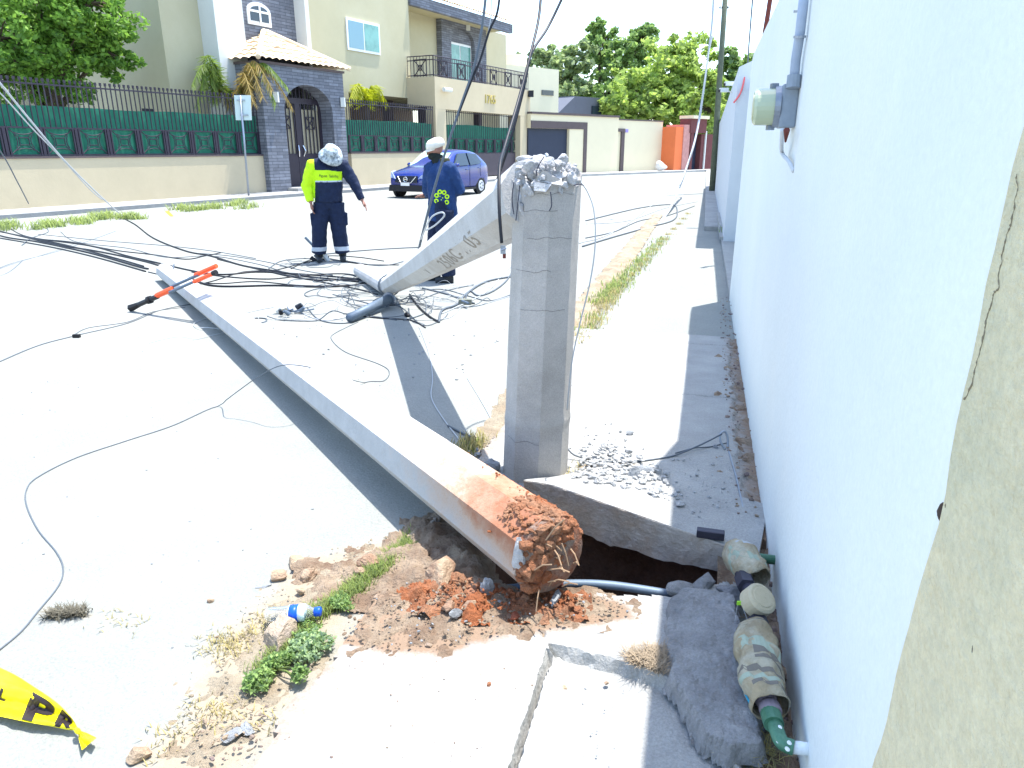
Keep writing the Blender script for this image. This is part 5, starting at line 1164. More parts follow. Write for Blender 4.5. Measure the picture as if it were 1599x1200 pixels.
wrap([mp(1180, 985, .08), mp(1182, 1020, .09), mp(1190, 1060, .09), mp(1205, 1105, .08)], [.045, .062, .06, .06, .055, .05], 9, 'cloth_wrap', 'lower large cloth wrap with dark printed bands below the meter', [(.05, .16, -9, -2, M['inkf'], 'printed_stripe', 2), (.10, .05, -1, 6, M['inkf'], 'printed_stripe', 1), (.30, .42, -6, 9, M['clothg'], 'printed_stripe', 3), (.48, .56, 0, 9, M['inkf'], 'printed_stripe', 1), (.54, .62, 0, 9, M['inkf'], 'printed_stripe', 1), (.60, .68, 0, 9, M['inkf'], 'printed_stripe', 1), (.66, .80, -7, 8, M['inkf'], 'printed_stripe', 1), (.73, .86, -7, 6, M['clothg'], 'printed_stripe', 1), (.80, .92, -3, 8, M['inkf'], 'printed_stripe', 1), (.45, .9, -10, -8, mat('blue_print', (.02, .22, .33), .7), 'printed_stripe', 3)])
th = thing('green_pipe_elbow', mp(1215, 1150, 0), 'green plastic pipe elbow with white paint drips entering the wall', 'pipe')
obj('elbow', MB().tube(cat([mp(1205, 1115, .08), mp(1213, 1140, .08), mp(1222, 1160, .08), mp(1240, 1168, .08)], 6), .0195, 14), M['pvc'], th, smooth=True)
obj('collar', MB().tube([mp(1203, 1112, .08), mp(1209, 1132, .08)], .027, 16), M['pvc'], th)
obj('painted_end', MB().tube([mp(1238, 1167, .08), mp(1275, 1172, .08)], .0165, 14), M['whitepaint'], th, smooth=True)
for i, (x, y) in enumerate(((1218, 1136), (1216, 1158), (1230, 1170), (1225, 1150), (1233, 1160))): obj('paint_drip', MB().ell(mp(x, y, .097 - .01 * (i % 2)), .006, .008, .003), M['whitepaint'], th)
obj('grey_fitting', MB().tube(cat([mp(1192, 1082, .08), mp(1200, 1100, .08), mp(1206, 1116, .08)], 4), [.03, .033, .033, .03, .026, .03, .03, .03, .026], 14), mat('grey_purple_fitting', (.20, .17, .20), .5, var=.2), th)
e = W(st(mp(1212, 875, .06))[0], 0, .06); obj('green_pipe_stub', MB().tube([e, e + wn * .07], .018, 14), M['pvc'], label='short green pipe stub leaving the wall by the upper wrap', cate='pipe')
c = W(st(mp(1213, 885, .0))[0], .02, -.0); obj('plaster_frame', MB().fbox(wallfr, st(e)[0] - .1, st(e)[0] - .09, -.09, 0, -.06, .05), M['whitepaint'], label='little white plaster edge under the green pipe stub', cate='plaster edge')

# ---------------------------------------------------------------- guy anchor
an0 = G(1137, 700, 0); th = thing('guy_anchor', an0, 'bent wire loop anchor standing on the shaded sidewalk', 'anchor')
hz2 = .085; obj('loop', MB().tube(cat([an0, an0 + V((.0, .02, hz2 * .6)), an0 + V((-.015, .03, hz2)), an0 + V((-.04, .02, hz2 * .9)), an0 + V((-.045, .0, hz2 * .5)), an0 + V((-.02, -.02, .0))], 6), .0065, 8), M['steel'], th, smooth=True)
obj('rod', MB().tube([an0 + V((0, 0, 0)), G(1150, 745, .004), G(1160, 790, .002), G(1168, 840, .0)], .005, 6), M['steel'], th)
def gcable(pts, r, m, label, name='cable', z=None, n=8, group='loose cables'):
    P = [G(p[0], p[1], (p[2] if len(p) > 2 else ROAD) + r) for p in pts]
    lo = min(p.z for p in P); C_ = [V((p.x, p.y, max(p.z, lo))) for p in cat(P, n)]; return obj(name, MB().tube(C_, r, 6), m, label=label, cate=name.replace('_', ' '), group=group, smooth=True)
gcable([(886, 700, .05), (900, 712, .02), (940, 721, .0), (985, 722, .0), (1045, 714, .0), (1090, 697, .03), (1128, 678, .08)], .0045, M['greyc'], 'thin guy wire running from the stump base to the wire loop anchor')
gcable([(1055, 708, .0), (1085, 700, .01), (1110, 698, .0), (1135, 692, .0)], .0035, M['greyc'], 'short second strand beside the guy wire near the anchor')

# ---------------------------------------------------------------- cables on the road
gcable([(560, 503), (525, 520), (518, 530), (540, 550), (590, 568), (608, 580), (600, 595), (570, 598), (520, 585, .12), (480, 573, .28), (440, 571, .31), (405, 588, .22), (375, 609, .12), (355, 624, .05), (340, 635), (270, 665), (200, 688), (120, 715), (60, 745), (42, 765), (42, 790), (60, 828), (88, 862), (99, 888), (92, 915), (60, 955), (30, 990), (-20, 1030)], .0032, M['greyc'], 'long thin wire snaking over the fallen pole to the lower left corner', z=0)
CB = [
 ([(-60, 345), (0, 368), (60, 378), (140, 395), (215, 416), (232, 420)], .011, 'blackc', 'thick black cable ending behind the far tip of the fallen pole'),
 ([(-40, 352), (20, 366), (90, 382), (160, 394), (240, 412), (300, 436), (340, 447), (430, 446), (500, 448), (560, 445)], .010, 'blackc', 'black cable sagging from the left edge to the snapped tip'),
 ([(0, 362), (60, 373), (140, 384), (200, 400), (235, 408), (330, 428), (400, 425), (450, 427), (520, 432), (575, 438)], .009, 'blackc', 'black cable passing behind the orange cutter grip'),
 ([(10, 352), (30, 365), (60, 373), (110, 378), (180, 391), (240, 398), (290, 405), (320, 400), (345, 395)], .007, 'blackc', 'cable curving up before the crossing bundle'),
 ([(40, 380), (35, 383), (50, 372), (75, 363), (73, 356)], .006, 'greyc', 'short curled cable end near the left kerb'),
 ([(95, 362), (120, 378), (200, 388), (260, 402), (330, 400), (400, 412), (440, 424)], .005, 'greyc', 'thin grey cable in the upper bundle'),
 ([(180, 335), (210, 350), (240, 372), (290, 392), (330, 400), (380, 415), (440, 425), (480, 432), (560, 440)], .010, 'blackc', 'black cable descending from the tan wall to the crossing'),
 ([(260, 455), (330, 440), (380, 425), (430, 422), (470, 412), (500, 406)], .006, 'blackc', 'black cable looping over toward the hooked bracket'),
 ([(232, 425), (300, 440), (345, 443), (400, 440), (470, 446), (540, 446), (580, 440)], .006, 'blackc', 'lower black cable behind the cutter'),
 ([(420, 420), (440, 408), (480, 404), (540, 408), (600, 415), (650, 402), (680, 393)], .006, 'greyc', 'grey cable passing under the first worker boots'),
 ([(500, 398), (560, 392), (620, 388), (668, 386)], .008, 'greyc', 'taut grey cable from the boots to the second worker'),
 ([(505, 402), (560, 412), (610, 414), (660, 412), (700, 400)], .006, 'blackc', 'black cable beyond the snapped pole tip'),
 ([(0, 565), (60, 540), (120, 524), (200, 505), (250, 485), (300, 475)], .0035, 'greyc', 'thin wire with a black splice on the left road'),
 ([(118, 522), (140, 512), (200, 503), (240, 487), (290, 480)], .003, 'greyc', 'second thin wire beside the black splice'),
 ([(640, 460), (655, 480), (672, 495), (686, 503)], .009, 'blackc', 'short stout black cable below the slanted pole'),
 ([(686, 503), (688, 490), (694, 483), (715, 475), (730, 458), (760, 440), (800, 432)], .010, 'greyc', 'thick grey cable running toward the stump from the left'),
 ([(660, 450), (700, 460), (740, 474), (728, 466), (735, 455), (748, 462), (770, 455), (790, 440), (800, 425)], .008, 'greyc', 'grey cable with small loop left of the stump'),
 ([(690, 490), (740, 468), (765, 452), (785, 430), (800, 415)], .005, 'palec', 'pale cable beside the thick grey one'),
 ([(600, 470), (630, 482), (660, 508), (690, 500), (700, 490)], .004, 'greyc', 'thin loop of wire under the steel bracket'),
 ([(480, 480), (500, 500), (540, 505), (580, 495), (620, 500)], .005, 'greyc', 'thin wire passing in front of the steel bracket'),
 ([(330, 505), (380, 490), (430, 480), (460, 485), (500, 500), (530, 498), (560, 488)], .004, 'palec', 'pale wire trailing left from the insulator heap'),
 ([(390, 500), (400, 497), (416, 498), (414, 503), (400, 505), (392, 503), (394, 498)], .006, 'greyc', 'small closed ring of wire on the road'),
 ([(655, 510), (670, 550), (676, 590), (674, 620), (690, 650), (720, 690)], .0035, 'palec', 'pale wire hanging down beside the slanted pole shadow'),
 ([(700, 665), (730, 680), (760, 688), (788, 692)], .006, 'greyc', 'short dark cable piece left of the stump base'),
 ([(730, 590), (760, 640), (785, 690)], .003, 'palec', 'fine wire reaching the stump base from the left'),
 ([(910, 385), (960, 370), (1010, 356), (1050, 345), (1058, 332), (1050, 320), (1000, 325), (915, 345)], .012, 'greyc', 'grey cable looping on the road beyond the stump'),
 ([(915, 350), (980, 345), (1040, 325), (1090, 315)], .008, 'palec', 'pale cable crossing the far road'),
 ([(905, 380), (980, 350), (1060, 290), (1100, 275)], .008, 'palec', 'pale cable running up the far road to the pole'),
 ([(30, 368), (100, 382), (180, 403), (225, 416)], .008, 'blackc', 'second thick cable alongside the left bundle'),
]
CB += [
 ([(300, 425), (350, 432), (420, 436), (480, 430), (540, 428), (575, 436)], .007, 'blackc', 'black cable through the middle of the crossing bundle'),
 ([(420, 424), (455, 432), (500, 438), (545, 436), (580, 444)], .009, 'blackc', 'thick black cable knotted toward the snapped tip'),
 ([(455, 420), (480, 408), (510, 400), (560, 402), (600, 408)], .006, 'blackc', 'black cable arching in front of the boots'),
 ([(300, 395), (360, 400), (420, 410), (470, 422), (520, 430)], .005, 'greyc', 'grey cable above the crossing bundle'),
 ([(340, 405), (400, 420), (440, 428), (500, 440), (560, 452), (590, 460)], .007, 'blackc', 'black cable diving under the snapped tip'),
 ([(520, 460), (560, 470), (600, 478), (650, 470), (690, 456), (740, 445)], .005, 'greyc', 'grey wire crossing below the slanted pole'),
 ([(640, 455), (690, 452), (730, 462), (765, 470), (800, 460)], .005, 'greyc', 'grey wire reaching the stump from the tip'),
 ([(650, 500), (700, 497), (722, 480), (745, 478), (800, 462)], .004, 'palec', 'pale wire curving below the splice block'),
 ([(540, 490), (590, 497), (640, 500), (665, 512)], .005, 'blackc', 'short dark wire just under the steel bracket'),
 ([(915, 372), (960, 362), (1000, 345), (1040, 338), (1085, 322)], .009, 'greyc', 'grey cable lying on the far road left of the grass strip'),
 ([(0, 372), (80, 386), (150, 402), (228, 424)], .009, 'blackc', 'lowest black cable of the left bundle'),
 ([(60, 366), (160, 376), (260, 384), (330, 392), (400, 404)], .005, 'greyc', 'topmost grey wire of the left bundle'),
]
for pts, r, m, lb in CB: gcable(pts, r * 1.2, M[m], lb)
obj('splice', MB().box(G(120, 525, ROAD + .015), .06, .03, .03), M['rubber'], label='small black splice box on the thin road wires', cate='splice')
obj('black_cap', MB().rock(G(637, 492, ROAD + .02), .035, 5, (1, 1, .8), 2), M['rubber'], label='small black plastic cap on the road below the slanted pole', cate='cap')
# knotted mass of wires round the snapped tip: nobody could count it
mb = MB()
def swirl(cx, cy, n, sp, r, k=11, zr=.06):
    for i in range(n):
        c = G(random.gauss(cx, sp * .45), random.gauss(cy, sp * .12), ROAD); hd = random.uniform(0, 2 * PI); dh = random.uniform(-.7, .7); P = []; st_ = random.uniform(.05, .16)
        for j in range(k):
            P.append(V((c.x, c.y, ROAD + .008 + zr * max(0, math.sin(j * .9 + i)) * random.random()))); c = c + V((math.cos(hd), math.sin(hd), 0)) * st_; hd += dh + random.uniform(-.15, .15)
        mb.tube(cat(P, 5), r * random.uniform(.6, 1.2), 5)
swirl(530, 440, 7, 60, .005); swirl(595, 480, 6, 26, .005, zr=.15); swirl(628, 472, 7, 20, .005, zr=.15, k=8); swirl(560, 458, 5, 36, .0045); swirl(500, 490, 3, 60, .003); swirl(500, 407, 3, 36, .005)
obj('tangled_wire', mb, M['greyc'], label='tangle of thin dark wires around the snapped pole tip', cate='wire tangle', kind='stuff')
mb = MB(); swirl(700, 465, 6, 50, .003); swirl(380, 492, 4, 40, .003); swirl(950, 350, 3, 60, .004); obj('tangled_pale_wire', mb, M['palec'], label='pale loops of thin wire left and right of the tip', cate='wire tangle', kind='stuff')

# hanging cables -------------------------------------------------------
def acable(pts, r, m, label, grp='cables hanging over the street'):
    return obj('hanging_cable', MB().tube(cat([AT(x, y, Y) for x, y, Y in pts], 8), r, 7), m, label=label, cate='cable', group=grp, smooth=True)
acable([(764, -60, 8), (755, 30, 8), (742, 100, 8), (722, 160, 8), (700, 225, 8), (680, 290, 8), (664, 350, 8), (652, 400, 8.2)], .014, M['greyc'], 'left grey cable hanging down past the second worker')
acable([(785, -60, 8), (778, 15, 8), (764, 50, 8), (750, 95, 8), (735, 130, 8), (712, 190, 8), (705, 210, 8)], .012, M['blackc'], 'pale forked cable joining the left hanging cable')
acable([(770, -60, 8), (768, 0, 8), (765, 40, 8), (751, 92, 8)], .005, M['palec'], 'thin white wire alongside the forked cable')
acable([(848, -60, 4.4), (843, 20, 4.2), (830, 80, 4), (812, 150, 3.8), (790, 225, 3.5), (781, 260, 3.3), (780, 320, 3.15), (784, 380, 3.1)], .0075, M['blackc'], 'stout black cable dangling in front of the slanted pole')
acable([(905, -60, 4.6), (875, 5, 4.5), (855, 45, 4.4), (830, 85, 4.2), (818, 140, 4.1), (800, 210, 4), (786, 255, 4), (770, 300, 4.2), (760, 330, 4.4)], .0075, M['blackc'], 'right black cable crossing the balcony and ending grey above the pole')
cl = thing('cable_clamp', AT(787, 402, 3.1), 'small metal clamp at the lower end of the dangling black cable', 'clamp')
obj('jaw', MB().box(AT(786, 390, 3.1), .022, .018, .035), M['steel'], cl); obj('jaw', MB().box(AT(788, 400, 3.1), .014, .014, .02), M['rust'], cl); obj('bolt', MB().tube([AT(783, 391, 3.09), AT(791, 388, 3.09)], .004, 6), M['steel'], cl)
acable([(905, 282, 3.3), (918, 300, 3.28), (928, 330, 3.25), (930, 380, 3.22), (922, 440, 3.2), (905, 510, 3.2), (893, 570, 3.2), (886, 640, 3.22)], .0032, M['palec'], 'thin wire drooping from the stump head down its right side', 'loose cables')
acable([(1116, -40, 26), (1113, 30, 26), (1106, 90, 26), (1098, 150, 26), (1092, 190, 26), (1083, 230, 25), (1070, 270, 24), (1050, 320, 20), (1030, 350, 17)], .035, M['palec'], 'white cable bundle drooping from the slim utility pole to the road')
acable([(1127, 10, 26.5), (1110, 70, 26), (1100, 130, 25.5), (1085, 220, 25), (1062, 290, 22)], .016, M['palec'], 'thinner white cable beside the drooping bundle')
acable([(-60, 60, 9.5), (0, 130, 10), (45, 185, 11), (100, 250, 12), (150, 300, 13.5), (185, 332, 15)], .014, M['palec'], 'pale cable slanting down across the left fence')
acable([(-60, 90, 9.5), (0, 145, 10), (50, 200, 11), (95, 246, 12), (140, 295, 13.5), (160, 312, 14)], .009, M['palec'], 'second pale cable just left of the slanting one')
acable([(-60, 160, 9), (0, 235, 9.5), (28, 285, 10), (45, 318, 11)], .008, M['greyc'], 'short dark wire at the far left crossing the low wall')
acable([(-60, 20, 16), (400, 10, 22), (700, 14, 28), (960, 8, 30), (1125, 25, 27)], .008, M['palec'], 'faint overhead line crossing the sky') if False else None
acable([(666, 360, 7.2), (680, 352, 7.0), (694, 338, 6.9), (690, 332, 6.9), (676, 338, 7.0), (667, 352, 7.2), (658, 374, 7.6)], .008, M['palec'], 'white loop of cable in front of the second worker', 'loose cables')

# ---------------------------------------------------------------- steel arm, brackets, tools
p0 = G(607, 468, ROAD + .09); p1 = G(546, 497, ROAD + .05)
th = thing('steel_bracket', p1, 'bluish galvanised steel arm lying under the snapped pole tip', 'bracket')
obj('tube', MB().tube([p0, p1], [.055, .042], 14), M['steelgrey'], th, smooth=True); obj('end_plate', MB().tube([p0, p0 + (p0 - p1).normalized() * .03], .075, 14), M['steel'], th)
th = thing('crossarm_bracket', G(500, 400, ROAD), 'upright steel crossarm bracket with white insulator at the first worker boots', 'bracket')
def bar(x0, y0, z0, x1, y1, z1, r): return MB().tube([G(x0, y0, ROAD + z0), G(x1, y1, ROAD + z1)], r, 6)
Yb = G(505, 408, ROAD).y
def bara(x0, y0, x1, y1, r, Y=Yb): return MB().tube([AT(x0, y0, Y), AT(x1, y1, Y)], r, 8)
obj('arm', bara(477, 371, 510, 405, .02), M['steelgrey'], th); obj('insulator', bara(498, 388, 514, 408, .038), M['trim'], th); obj('plate', bara(492, 398, 512, 414, .03), M['steelgrey'], th); obj('brace', bara(490, 412, 514, 402, .016), M['blackc'], th); obj('foot', bara(486, 402, 500, 414, .03), M['cardark'], th)
th = thing('insulator_heap', G(447, 488, ROAD), 'small pile of porcelain insulators and steel fittings on the road', 'insulators')
for i, (x, y, r, m) in enumerate(((432, 486, .05, 'trim'), (445, 484, .05, 'trim'), (455, 486, .035, 'steel'), (465, 482, .05, 'cardark'), (440, 490, .03, 'cardark'), (452, 491, .03, 'steelgrey'), (470, 486, .03, 'steelgrey'))):
    p = G(x, y, ROAD + .03); obj('fitting', MB().tube([p, p + V((math.cos(i * 2) * .05, math.sin(i) * .03, .04))], [r * .8, r * .5], 8), M[m], th)
for i in range(3): p = G(436 + 12 * i, 489, ROAD + .01); obj('rod', MB().tube([p, p + V((.18, .1 * (i - 1), .06 - .02 * i))], .008, 6), M['steelgrey'], th)
th = thing('cable_lug', G(742, 472, ROAD), 'grey splice block on the cable left of the stump', 'cable joint'); obj('block', MB().box(G(727, 471, ROAD + .03), .14, .07, .05), mat('olive_block', (.2, .21, .17), .8, var=.3, vs=20), th); obj('strap', MB().tube([G(722, 470, ROAD + .06), G(732, 474, ROAD + .06)], .012, 6), M['steelgrey'], th)
# bolt cutter (long handled, orange grips) resting over the fallen pole
ca = G(208, 480, ROAD + .05); cbp = G(337, 424, ROAD + .20)
cbp = G(337, 424, ROAD + .50)
th = thing('bolt_cutter', ca, 'long bolt cutter with orange grips resting across the fallen pole', 'bolt cutter')
def seg3(a, b, r, sg=8, off=V((0, 0, 0))): return MB().tube([ca.lerp(cbp, a) + off, ca.lerp(cbp, b) + off], r, sg)
up_ = V((0, 0, .03))
obj('jaw', seg3(-.03, .08, [.04, .028], 6), M['rubber'], th); obj('bolt', seg3(.20, .23, .042, 6), M['rubber'], th)
obj('neck', seg3(.05, .32, .026), M['cardark'], th)
obj('grip', seg3(.31, .5, .028, 8, V((0, 0, .01))), M['orangeg'], th)
obj('handle', seg3(.48, .80, .015, 6, V((.0, .03, .035))), M['steelgrey'], th); obj('handle', seg3(.48, .80, .015, 6, V((.0, -.03, -.01))), M['steelgrey'], th)
obj('grip', seg3(.76, 1.0, .022, 8, V((0, .04, .045))), M['orangeg'], th); obj('grip', seg3(.77, .99, .02, 8, V((0, -.03, -.012))), M['orangeg'], th)
obj('end_cap', seg3(.985, 1.02, .026, 8, V((0.0, -.03, -.012))), M['rubber'], th)
h0_ = G(298, 449, ROAD + .03); h1_ = G(352, 479, ROAD + .03)
th = thing('ratchet_puller', h0_, 'black cable puller with yellow band lying beside the fallen pole', 'cable puller')
obj('rod', MB().tube([h0_, h1_], .014, 6), M['rubber'], th); obj('head', MB().rock(h0_, .045, 3, (1, 1, .8), 2), M['rubber'], th); obj('ratchet', MB().tube([h0_.lerp(h1_, .2), h0_.lerp(h1_, .5)], .03, 6), M['cardark'], th); obj('band', MB().tube([h0_.lerp(h1_, .56), h0_.lerp(h1_, .7)], .022, 8), M['yellow'], th); obj('hook', MB().tube([h0_.lerp(h1_, .4) , h0_.lerp(h1_, .45) + V((.0, -.06, 0))], .012, 6), M['rubber'], th)

# bottle ---------------------------------------------------------------
q0 = G(417, 962, ROAD + .04); q1 = G(502, 955, ROAD + .055); dB = (q1 - q0).normalized(); LB = (q1 - q0).length
th = thing('water_bottle', q0 - V((0, 0, .035)), 'clear plastic water bottle with blue label and cap lying on the verge', 'bottle')
def lath(prof, m, nm, seg=24, thk=0):
    mb = MB(); mb.tube([q0 + dB * (t * LB) for t, r in prof], [r for t, r in prof], seg); return obj(nm, mb, m, th, smooth=True)
R0 = .0305
lath([(0, .018), (.01, R0 * .9), (.05, R0), (.10, R0 * .94), (.15, R0), (.20, R0 * .94), (.25, R0), (.30, R0 * .95), (.36, R0), (.40, R0), (.66, R0), (.70, R0), (.78, R0 * .8), (.85, R0 * .5), (.88, .012), (.93, .012)], M['bottleclear'], 'body')
lath([(.44, R0 * 1.02), (.60, R0 * 1.02)], M['bottleblue'], 'label'); lath([(.60, R0 * 1.015), (.72, R0 * 1.0)], M['bottlepale'], 'label_edge'); lath([(.88, .0165), (.985, .0165), (1.0, .014)], M['bottleblue'], 'cap')
lath([(.42, R0 * 1.021), (.44, R0 * 1.021)], M['bottlepale'], 'label_edge')
# orange mark on far kerb
mb = MB(); kp = [G(260, 322, FARZ), G(265, 322, FARZ), G(272, 337, ROAD), G(264, 337, ROAD)]
p = [G(258, 330, ROAD + .006), G(264, 330, ROAD + .006), G(272, 338, ROAD + .006), G(266, 338, ROAD + .006)]; obj('spray_mark', mb.prism(p, (0, 0, .003)), M['spray'], label='orange spray paint mark on the road at the far kerb', cate='paint mark')

# caution tape ----------------------------------------------------------
th = thing('caution_tape', G(60, 1110, ROAD), 'yellow caution tape with black letters, knotted at its torn end', 'caution tape')
CL = [(-150, 1030, 44), (-60, 1062, 40), (0, 1082, 36), (40, 1098, 29), (80, 1115, 20), (108, 1131, 10), (122, 1141, 2.4), (130, 1150, 8), (140, 1162, 15)]
cl3 = cat([V(c) for c in CL], 10); TS_ = []
for i, q in enumerate(cl3):
    a_, b_ = cl3[max(i - 1, 0)], cl3[min(i + 1, len(cl3) - 1)]; d = V((b_.x - a_.x, b_.y - a_.y, 0)).normalized(); n_2 = V((-d.y, d.x, 0)); row = []
    for k in range(15):
        v = k / 14 * 2 - 1; px_ = q + n_2 * v * q.z; hgt = ROAD + .02 + .012 * math.sin(v * 4 + i * .12) * min(1, q.z / 20) + .02 * (1 - v) * (q.z / 40) + .004 * noise.noise(V((i * .3, k * .5, 0)))
        row.append(G(px_.x, px_.y, max(hgt, ROAD + .006)))
    TS_.append(row)
mb = MB(); n2 = len(TS_); mb.add([p for r in TS_ for p in r], [(i * 15 + k, i * 15 + k + 1, (i + 1) * 15 + k + 1, (i + 1) * 15 + k) for i in range(n2 - 1) for k in range(14)])
tp_ = obj('tape', mb, M['tape'], th, smooth=True)
obj('knot', MB().tube(cat([G(118, 1138, ROAD + .03), G(122, 1142, ROAD + .035), G(125, 1146, ROAD + .03)], 3), [.003, .006, .007, .008, .007, .006, .004], 8), M['tape'], th)
def tapetext(txt, u0_, u1_, v0_, v1_, name='letter', bold=.03):
    t = textmb(txt, 1, (0, 0, 0), (1, 0, 0), (0, 1, 0), 0, 1, 0, bold=bold); xs = [p[0] for p in t.v]; ys = [p[1] for p in t.v]; mx, Mx, my, My = min(xs), max(xs), min(ys), max(ys); out = []
    # subdivide by remeshing triangles lightly
    bm = bmesh.new(); vv = [bm.verts.new(p) for p in t.v]
    for f in t.f:
        try: bm.faces.new([vv[i] for i in f])
        except Exception: pass
    bmesh.ops.triangulate(bm, faces=bm.faces); bmesh.ops.subdivide_edges(bm, edges=bm.edges, cuts=3, use_grid_fill=True); bm.verts.index_update()
    m = MB(); vs = []
    for v in bm.verts:
        u = u0_ + (u1_ - u0_) * (v.co.x - mx) / (Mx - mx); w2 = v0_ + (v1_ - v0_) * (v.co.y - my) / (My - my)
        fi = u * (n2 - 1); i = min(int(fi), n2 - 2); fk = w2 * 14; k = min(int(fk), 13); a_ = TS_[i][k].lerp(TS_[i][k + 1], fk - k); b_ = TS_[i + 1][k].lerp(TS_[i + 1][k + 1], fk - k); vs.append(a_.lerp(b_, fi - i) + V((-.0005, -.001, .0035)))
    m.add(vs, [tuple(x.index for x in f.verts) for f in bm.faces]); bm.free(); obj(name, m, M['ink'], th)
tapetext('EL', .215, .285, .66, .40); tapetext('P', .39, .515, .97, .14, bold=.05); tapetext('R', .545, .69, 1.0, .05, bold=.05); tapetext('CA', .0, .12, .9, .2)

# ---------------------------------------------------------------- car
def car():
    rear = G(751, 303, ROAD); d = FA.e; side = FA.b   # d: towards the rear, side: away from camera side (kerb side)
    k = 1.0; kx = 1.13; ky = 1.08; org = rear - d * (3.02 * kx)   # front bumper ground point on the near side
    o0 = V((org.x, org.y, ROAD)); 
    def L(x, y, z): return o0 + d * (x * kx) + side * ((y + .80) * ky) + V((0, 0, z * 1.04))   # x rearward from bumper, y -0.8..0.8 (near..far)
    th = thing('hatchback_car', L(1.9, 0, 0), 'small blue hatchback parked at the far kerb with a silver windscreen shade', 'car')
    xs = [0, .06, .2, .45, .8, 1.05, 1.35, 1.7, 2.1, 2.5, 2.9, 3.2, 3.5, 3.7, 3.78]
    zt = [.55, .68, .80, .88, .95, 1.0, 1.22, 1.42, 1.49, 1.50, 1.46, 1.40, 1.22, 1.0, .75]
    zb = [.52, .64, .76, .82, .86, .90, .93, .95, .97, .99, 1.01, 1.03, 1.02, .95, .72]
    hw = [.50, .68, .76, .81, .825, .83, .83, .83, .83, .83, .83, .82, .79, .70, .60]
    rw_ = [.40, .55, .62, .66, .68, .70, .66, .60, .58, .57, .56, .55, .55, .55, .5]
    zl = [.28, .22, .20, .19, .19, .19, .19, .19, .19, .19, .19, .19, .22, .28, .36]
    vs = []; fs = []; cols = None
    for i, x in enumerate(xs):
        h, r = hw[i], rw_[i]; half = [(-h * .9, zl[i]), (-h * .985, zl[i] + .1), (-h, (zl[i] + zb[i]) / 2), (-h * .985, zb[i] - .06), (-h * .955, zb[i]), ((-h * .955 - r) / 2 * 1.01, (zb[i] * .45 + zt[i] * .55)), (-r, zt[i] - .03), (-r * .85, zt[i]), (-r * .4, zt[i] + .02)]
        pr = half + [(0, zt[i] + .025)] + [(-y, z) for y, z in reversed(half)]; cols = len(pr); vs += [L(x, y, z) for y, z in pr]
    for i in range(len(xs) - 1):
        for j in range(cols - 1): q = i * cols + j; fs.append((q, q + cols, q + cols + 1, q + 1))
        fs.append((i * cols + cols - 1, (i + 1) * cols + cols - 1, (i + 1) * cols, i * cols))
    fs += [tuple(range(cols)), tuple(range((len(xs) - 1) * cols + cols - 1, (len(xs) - 1) * cols - 1, -1))]
    b = obj('body', MB().add(vs, fs), M['car'], th, smooth=True); fixn(b); m = b.modifiers.new('s', 'SUBSURF'); m.levels = 2; m.render_levels = 2
    def panel(nm, pts, m, par=th, t=.012): return fixn(obj(nm, MB().prism([L(*p) for p in pts], (L(0, -.001 * 0, 0) - L(0, 0, 0)) + V((0, 0, 0)) + (-side * t if abs(pts[0][1]) > .5 and all(p[1] < 0 for p in pts) else -d * t)), m, par))
    # windscreen with shade
    panel('windscreen', [(1.06, -.64, 1.005), (1.06, .64, 1.005), (1.64, .56, 1.405), (1.64, -.56, 1.405)], M['shade'], t=.03)
    panel('wiper_cowl', [(.98, -.66, .985), (.98, .66, .985), (1.07, .65, 1.01), (1.07, -.65, 1.01)], M['cardark'], t=.02)
    # side glass (near side)
    for q in ([(1.40, -.80, .985), (2.28, -.80, 1.00), (2.28, -.655, 1.40), (1.82, -.665, 1.38)], [(2.36, -.80, 1.00), (2.86, -.80, 1.03), (3.10, -.775, 1.08), (2.90, -.665, 1.36), (2.36, -.655, 1.40)]):
        obj('side_window', fixq(q, L, side), M['carglass'], th)
    # front: grille, bumper, lights, plate, badge
    panel('grille', [(-.02, -.42, .50), (-.02, .42, .50), (.055, .40, .70), (.055, -.40, .70)], M['cardark'], t=.03)
    panel('lower_bumper', [(-.03, -.66, .22), (-.03, .66, .22), (-.03, .62, .42), (-.03, -.62, .42)], M['cardark'], t=.03)
    panel('number_plate', [(-.07, -.16, .40), (-.07, .16, .40), (-.07, .16, .50), (-.07, -.16, .50)], M['plate'], t=.02)
    tm = textmb('EVX-41-2', .075, L(-.095, -.14, .425), side * -1 if False else side, (0, 0, 1), .0, 1.0, .002) if False else None
    c = L(-.055, 0, .60); mb = MB(); mb.tube([c + side * (math.cos(a) * .075) + V((0, 0, math.sin(a) * .075)) for a in [2 * PI * i / 16 for i in range(17)]], .012, 5); mb.box(c, .16, .02, .03, Matrix.Rotation(-ANG, 3, 'Z')); obj('badge', mb, M['chrome'], th)
    mb = MB(); mb.tube([L(.02, -.34, .68), L(-.04, -.2, .50), L(-.05, 0, .46), L(-.04, .2, .50), L(.02, .34, .68)], .016, 5); obj('grille_trim', mb, M['chrome'], th)
    for sg in (-1, 1):
        mb = MB(); mb.prism([L(.02, .42 * sg, .60), L(.12, .66 * sg, .62), L(.52, .80 * sg, .84), L(.22, .70 * sg, .80), L(.06, .5 * sg, .70)], V((0, 0, .02)) - d * .03 - side * .025 * (1 if sg < 0 else -1)); fixn(obj('headlight', mb, M['lamp'], th))
